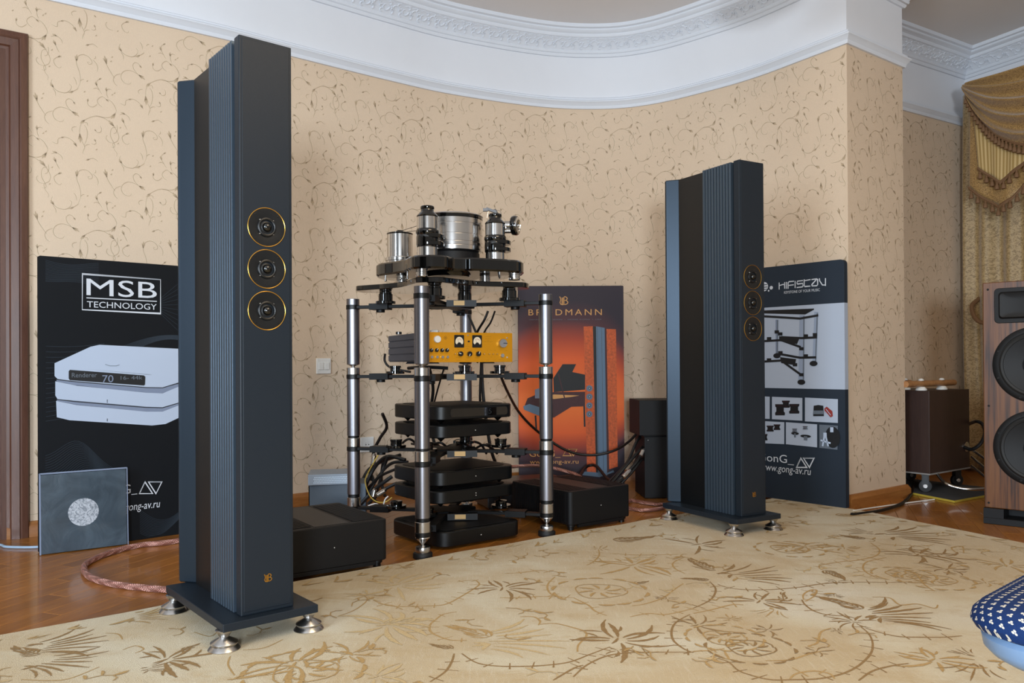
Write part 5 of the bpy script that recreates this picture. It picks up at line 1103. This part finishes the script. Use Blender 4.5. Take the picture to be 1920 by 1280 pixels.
J1 = [cw(1817, 352), cw(1845, 372), cw(1873, 388), cw(1898, 372), cw(1925, 340)]; T1 = [cw(1818, 165), cw(1850, 155), cw(1880, 145), cw(1905, 137), cw(1935, 128)]
panel('side_jabot', T1, J1, .33, M_dam, 3.2, 2, .008, 9)
J2 = [cw(1834, 316, .36), cw(1856, 330, .36), cw(1876, 342, .36), cw(1900, 322, .36), cw(1930, 298, .36)]; T2 = [cw(1820, 160, .36), cw(1850, 152, .36), cw(1880, 144, .36), cw(1905, 136, .36), cw(1935, 126, .36)]
panel('striped_jabot', T2, J2, .36, M_strp, 1.0, 3, .004, 8)
STOP = [cw(*q, .39) for q in ((1816, 158), (1850, 149), (1890, 138), (1935, 124), (1990, 106), (2080, 80), (2200, 45))]
SBOT = [cw(*q, .39) for q in ((1816, 176), (1834, 212), (1858, 243), (1888, 262), (1930, 270), (2000, 252), (2090, 180), (2200, 60))]
SBs = smooth([Vector(q) for q in SBOT], 8); STs = smooth([Vector(q) for q in STOP], 8)
def pick(L, t): x = t*(len(L)-1); k = min(int(x), len(L)-2); return L[k].lerp(L[k+1], x-k)
def swag_fn(a, b2):
    p_ = pick(STs, a); q_ = pick(SBs, a); e = b2; r_ = p_.lerp(q_, e); sag = math.sin(PI*min(1, a*1.0))**.5
    return cpt(r_.x, .42+.04*math.sin(PI*e)+.034*math.sin(e*9.2*PI+a*1.5)*sag, r_.y+.010*math.sin(e*9*PI)*sag)
sw = cloth(swag_fn, 70, 96, M_dam, 'swag', cu, 5); fringe(lambda a: swag_fn(a, 1), 34, sw, .06)
tb_ = MB(); q0 = W(1843, 532, 5.0); tb_.tube(smooth([cpt(.16, .10, 1.18), cpt(.17, .2, 1.12), cpt(.24, .24, 1.02), cpt(.4, .24, .98)], 6), .014, 8); obj('tieback_cord', tb_, M_fringe, cu)

# ---------------- blue chair in the foreground ----------------
ch = thing('upholstered_stool', 'blue seat with small white dotted pattern on a blue grey shell at lower right', 'stool', (.53, .96, 0), 0); cang = rad(41)
SW = .46; Msh = T(.0, -.0, 0, rz=0)
# seat frame of reference: corner at the thing's base, edges along (.75,.66) and (.66,-.75)
def sring(inset_, z, n=10, r=.07): return [(x, y, z) for x, y in rrect(inset_, SW-inset_, -SW+inset_, -inset_, max(.01, r-inset_*.5), n)]
def loft(rings, m, name, uvon=False):
    mb = MB(); k = len(rings[0]); vs = [v for r_ in rings for v in r_]; fs = [(j*k+i, j*k+(i+1) % k, (j+1)*k+(i+1) % k, (j+1)*k+i) for j in range(len(rings)-1) for i in range(k)]
    fs.append(tuple(range(k))[::-1]); fs.append(tuple((len(rings)-1)*k+i for i in range(k))); mb.add(vs, fs, True)
    if uvon:
        cx, cy = SW/2, -SW/2; uv = []
        for (x, y, z) in vs:
            dx, dy = x-cx, y-cy; l = math.hypot(dx, dy) or 1; e = max(0, .455-z)*1.0; uv.append((x+dx/l*e, y+dy/l*e))
        mb.uv = uv
    o = obj(name, mb, m, ch); o.rotation_euler = (0, 0, cang-0); return o
loft([sring(.012, .424), sring(.002, .428), sring(-.002, .436), sring(.0, .446), sring(.008, .455), sring(.022, .461), sring(.045, .464), sring(.09, .466), sring(.15, .467), sring(.2, .467)], M_seat, 'seat_pad', True)
loft([sring(.045, .385), sring(.03, .387), sring(.018, .395), sring(.010, .405), sring(.008, .418), sring(.012, .4235)], M_shell, 'seat_shell')
for (x, y) in ((.12, -.13), (SW-.12, -.13), (.12, -SW+.13), (SW-.12, -SW+.13)):
    q = MB(); q.tube([(x, y, .392), (x, y, .012)], .013, 12); o = obj('leg', q, M_shell, ch); o.rotation_euler = (0, 0, cang)

# ---------------- cables ----------------
def braid(name, label, pts, r, n=7, twist=95):
    P = smooth([Vector(p) for p in pts], 10); L = 0; acc = [0]
    for a, b2 in zip(P, P[1:]): L += (b2-a).length; acc.append(L)
    N = int(L/.004); Q = []; j = 0
    for i in range(N+1):
        s_ = L*i/N
        while j < len(P)-2 and acc[j+1] < s_: j += 1
        f = (s_-acc[j])/max(1e-9, acc[j+1]-acc[j]); Q.append(P[j].lerp(P[j+1], min(1, f)))
    t = thing(name, label, 'cable', Q[0]); core = MB(); core.tube([q-Q[0] for q in Q[::3]+[Q[-1]]], r*.72, 8); obj('core', core, M_copper, t)
    sm = MB()
    for k in range(n):
        for sg in ((1,) if n < 6 else (1, -1)):
            S = []
            for i, q in enumerate(Q):
                a = Q[max(0, i-1)]; b2 = Q[min(N, i+1)]; tt_ = (b2-a).normalized(); u = tt_.cross(Vector((0, 0, 1))); u.normalize(); v = tt_.cross(u); an = sg*twist*L*i/N+2*PI*k/n; S.append(q-Q[0]+(u*math.cos(an)+v*math.sin(an))*r*.82)
            sm.tube(S, r*.24, 4)
    stuff(obj('braided_strands', sm, M_copper, t)); return t
g = lambda px, py, z=.011: G(px, py, z)
braid('speaker_cable', 'copper braided cable looping on the floor left of the left loudspeaker', [g(420, 993), g(330, 1014), g(260, 1022), g(205, 1036), g(165, 1054), g(158, 1068), g(172, 1083), g(215, 1095), g(275, 1102), g(335, 1107), g(372, 1110)], .0105)
braid('speaker_cable', 'upper of two copper braided cables on the floor right of the right amplifier', [g(1170, 948), g(1183, 938), g(1205, 941), g(1232, 945), g(1262, 944)], .009, 5)
braid('speaker_cable', 'lower of two copper braided cables on the floor right of the right amplifier', [g(1170, 950), g(1185, 953), g(1205, 956), g(1232, 954), g(1262, 948)], .009, 5)
p1 = [Vector(W(x, y, Y)) for x, y, Y in ((930, 878, 4.3), (958, 875, 4.3), (990, 873, 4.35), (1020, 874, 4.4), (1050, 880, 4.4), (1078, 888, 4.35), (1090, 895, 4.3))]
braid('speaker_cable', 'copper braided cable lying across the low box in front of the orange board', p1, .009, 5)
def cable(label, pts, r, m=M_cable, name='cable', world=True, group='black cables hanging behind the rack'):
    P = smooth([Vector(W(*p)) if world else Vector(p) for p in pts], 8); mb = MB(); mb.tube([p-P[0] for p in P], r, 8); o = obj(name, mb, m); o.location = P[0]; tag(o, label, 'cable', group if group else None); return o
cable('pale blue cable on the floor at the foot of the brown door frame', [G(-40, 1015, .006), G(0, 1021, .006), G(15, 1025, .006), G(72, 1025, .006), G(110, 1017, .006), G(180, 1000, .006)], .0055, M_bluec, world=False, group=None)
cable('long thin black cable swinging from the rack across the orange board to the black units', [(935, 695, 3.95), (952, 735, 4.2), (975, 775, 4.5), (1010, 810, 4.65), (1060, 843, 4.7), (1105, 853, 4.72), (1150, 845, 4.7), (1185, 822, 4.6), (1215, 780, 4.55)], .0075, group=None)
cable('black cable looping over the foot of the orange board', [(1075, 915, 4.3), (1095, 880, 4.72), (1107, 872, 4.75), (1120, 875, 4.7), (1140, 898, 4.5), (1160, 905, 4.35)], .009, group=None)
rr_ = random.Random(4)
for i, L in enumerate([[(1140, 905, 4.35), (1175, 868, 4.45), (1195, 825, 4.5), (1215, 805, 4.58)], [(1145, 907, 4.33), (1185, 860, 4.40), (1205, 838, 4.46), (1215, 832, 4.58)], [(1155, 905, 4.33), (1192, 868, 4.38), (1204, 845, 4.45), (1216, 812, 4.58)], [(1165, 906, 4.33), (1187, 882, 4.36), (1203, 862, 4.42), (1216, 855, 4.58)], [(1150, 908, 4.31), (1178, 890, 4.36), (1200, 850, 4.5), (1218, 840, 4.6)]]):
    cable('%s black cable running up to the tall black units beside the orange board' % ['leftmost', 'second from left', 'middle', 'fourth from left', 'rightmost'][i], L, .0085, group='black cables beside the orange board')
def plug(label, a, b2, r):
    a = Vector(W(*a)); b2 = Vector(W(*b2)); d = b2-a; q = MB(); q.lathe([(r*.75, 0), (r, .003), (r, d.length*.8), (r*.8, d.length*.86), (r*.6, d.length)], 20, Matrix.Translation((0, 0, 0)) @ d.to_track_quat('Z', 'Y').to_matrix().to_4x4()); o = obj('cable_plug', q, M_chrome_b); o.location = a; tag(o, label, 'plug'); return o
plug('silver cable plug lying low between the right amplifier and the black units', (1168, 895, 4.28), (1182, 881, 4.30), .014); plug('silver cable plug hanging among the cables left of the tall black units', (1201, 855, 4.36), (1207, 842, 4.38), .012)
bund = [[(717, 775, 3.95), (725, 800, 4.0), (712, 822, 4.05), (700, 850, 4.1), (696, 900, 4.15)], [(760, 862, 3.95), (725, 856, 4.0), (700, 880, 4.05), (680, 925, 4.05)], [(765, 866, 3.95), (735, 868, 3.98), (712, 890, 4.0), (684, 935, 4.0)], [(740, 880, 3.92), (712, 893, 3.95), (690, 915, 3.98), (672, 930, 4.0)],
 [(735, 893, 3.9), (705, 915, 3.9), (688, 932, 3.9), (676, 945, 3.9)], [(750, 853, 4.0), (715, 865, 4.1), (692, 880, 4.15), (680, 900, 4.15)], [(718, 868, 4.0), (715, 900, 4.05), (722, 930, 4.0)], [(728, 855, 3.98), (718, 880, 4.0), (710, 910, 3.95), (700, 935, 3.9)], [(745, 905, 3.85), (720, 918, 3.85), (700, 935, 3.85), (690, 945, 3.85)], [(690, 880, 4.1), (700, 900, 4.05), (695, 925, 4.0), (705, 940, 3.95)]]
for bi, L in enumerate(bund): cable(['black cable hanging down beside the wall socket behind the rack', 'black cable arching left from the third stacked component', 'second black cable arching left under the arching one', 'black cable sloping down left in the middle of the tangle', 'lowest black cable sloping toward the base of the left rack pillar', 'black cable at the back of the tangle, nearest the wallpaper', 'short black cable dropping straight down among the tangle', 'black cable crossing steeply down through the tangle', 'black cable low down beside the slanted silver plug', 'black cable curving along the right side of the left rack pillar'][bi], L, rr_.choice((.008, .0095, .007)))
for L, lb_ in zip(([(878, 590, 3.95), (893, 625, 3.95), (902, 660, 3.95), (900, 740, 4.0), (902, 790, 4.1)], [(805, 690, 3.95), (812, 730, 4.0), (806, 790, 4.05), (820, 850, 4.0)], [(915, 583, 3.9), (908, 600, 3.9), (895, 622, 3.95), (880, 660, 4.0)], [(928, 583, 3.9), (920, 604, 3.92), (906, 628, 3.95), (895, 680, 4.0)], [(832, 692, 3.93), (822, 725, 3.98), (810, 770, 4.05)], [(903, 640, 4.0), (905, 730, 4.02), (918, 830, 4.05), (930, 870, 4.1)], [(765, 690, 3.95), (800, 688, 3.9), (840, 690, 3.9)], [(722, 663, 3.98), (722, 678, 3.99), (735, 690, 3.98), (770, 697, 3.95)]), ('thick black cable hanging beside the rear rack pillar and past the gold panel', 'black cable hanging just right of the front pillar below the gold panel', 'black cable slanting from the top shelf frame to the gold panel, left one', 'black cable slanting from the top shelf frame to the gold panel, right one', 'thin black cable slanting below the gold panel', 'black cable dropping right of the rear pillar behind the topmost component', 'black cable sagging under the grey and gold preamplifier', 'black cable curling at the left end of the grey preamplifier case')):
    cable(lb_, L, rr_.choice((.0045, .006, .0085)), group='black cables behind the rack shelves')
for k in range(9):
    x = 752+k*20; cable('black cable in the gap between the stacked components', [(x, 835+rr_.uniform(-6, 6), 3.9), (x+15, 828+rr_.uniform(-8, 8), 3.85), (x+30, 838+rr_.uniform(-6, 8), 3.9), (x+40, 850, 3.95)], .006, group='black cables between the stacked components')
cable('thin yellow wire hanging in the cable tangle behind the left pillar', [(712, 848, 3.8), (700, 868, 3.8), (686, 895, 3.8), (686, 910, 3.8), (694, 930, 3.8), (706, 940, 3.78), (722, 941, 3.75), (735, 932, 3.75)], .0028, M_yellowc, group=None)
cable('thin white wire curled on the black cover behind the left amplifier', [(690, 948, 3.72), (704, 944, 3.72), (717, 948, 3.72), (722, 936, 3.72), (728, 930, 3.72)], .003, M_plastic_w, group=None)
plug('silver plug in the cable tangle, lying slanted left of the third component', (706, 929, 3.74), (724, 918, 3.76), .0125); plug('silver plug hanging upright below the middle shelf near the left pillar', (699, 872, 3.85), (702, 850, 3.86), .012); plug('silver plug standing behind the slanted plug in the cable tangle', (699, 932, 3.82), (703, 916, 3.83), .012)
cable('black cable running along the skirting right of the slate and grey board', [G(1597, 964, .016), G(1612, 963, .012), G(1650, 957, .010), G(1690, 944, .010), G(1708, 926, .010), G(1712, 912, .01)], .0085, world=False, group=None)
cable('thin white cable on the floor along the skirting to the mat', [G(1600, 957, .012), G(1640, 951, .006), G(1690, 944, .005), G(1720, 940, .005), G(1752, 936, .005)], .0035, M_plastic_w, world=False, group=None)
cable('thick black cable looping out of the side of the walnut cabinet', [(1808, 838, 4.62), (1822, 842, 4.58), (1838, 832, 4.55), (1847, 812, 4.58), (1842, 795, 4.65), (1830, 790, 4.7), (1816, 795, 4.85)], .010, group=None)

# ceiling light whose shadow falls on the cornice
cl = thing('ceiling_light', 'brass and glass ceiling light hanging just above the picture', 'lamp', (1.22, 3.55, 2.895))
q = MB(); q.lathe([(.05, 0), (.05, -.01), (.02, -.03), (.008, -.035), (.008, -.34)], 24); obj('ceiling_rose', q, M_gold, cl)
q = MB(); q.lathe([(.01, -.33), (.07, -.335), (.17, -.36), (.20, -.385), (.15, -.42), (.07, -.445), (.01, -.45)], 36); obj('glass_bowl', q, M_plastic_w, cl)
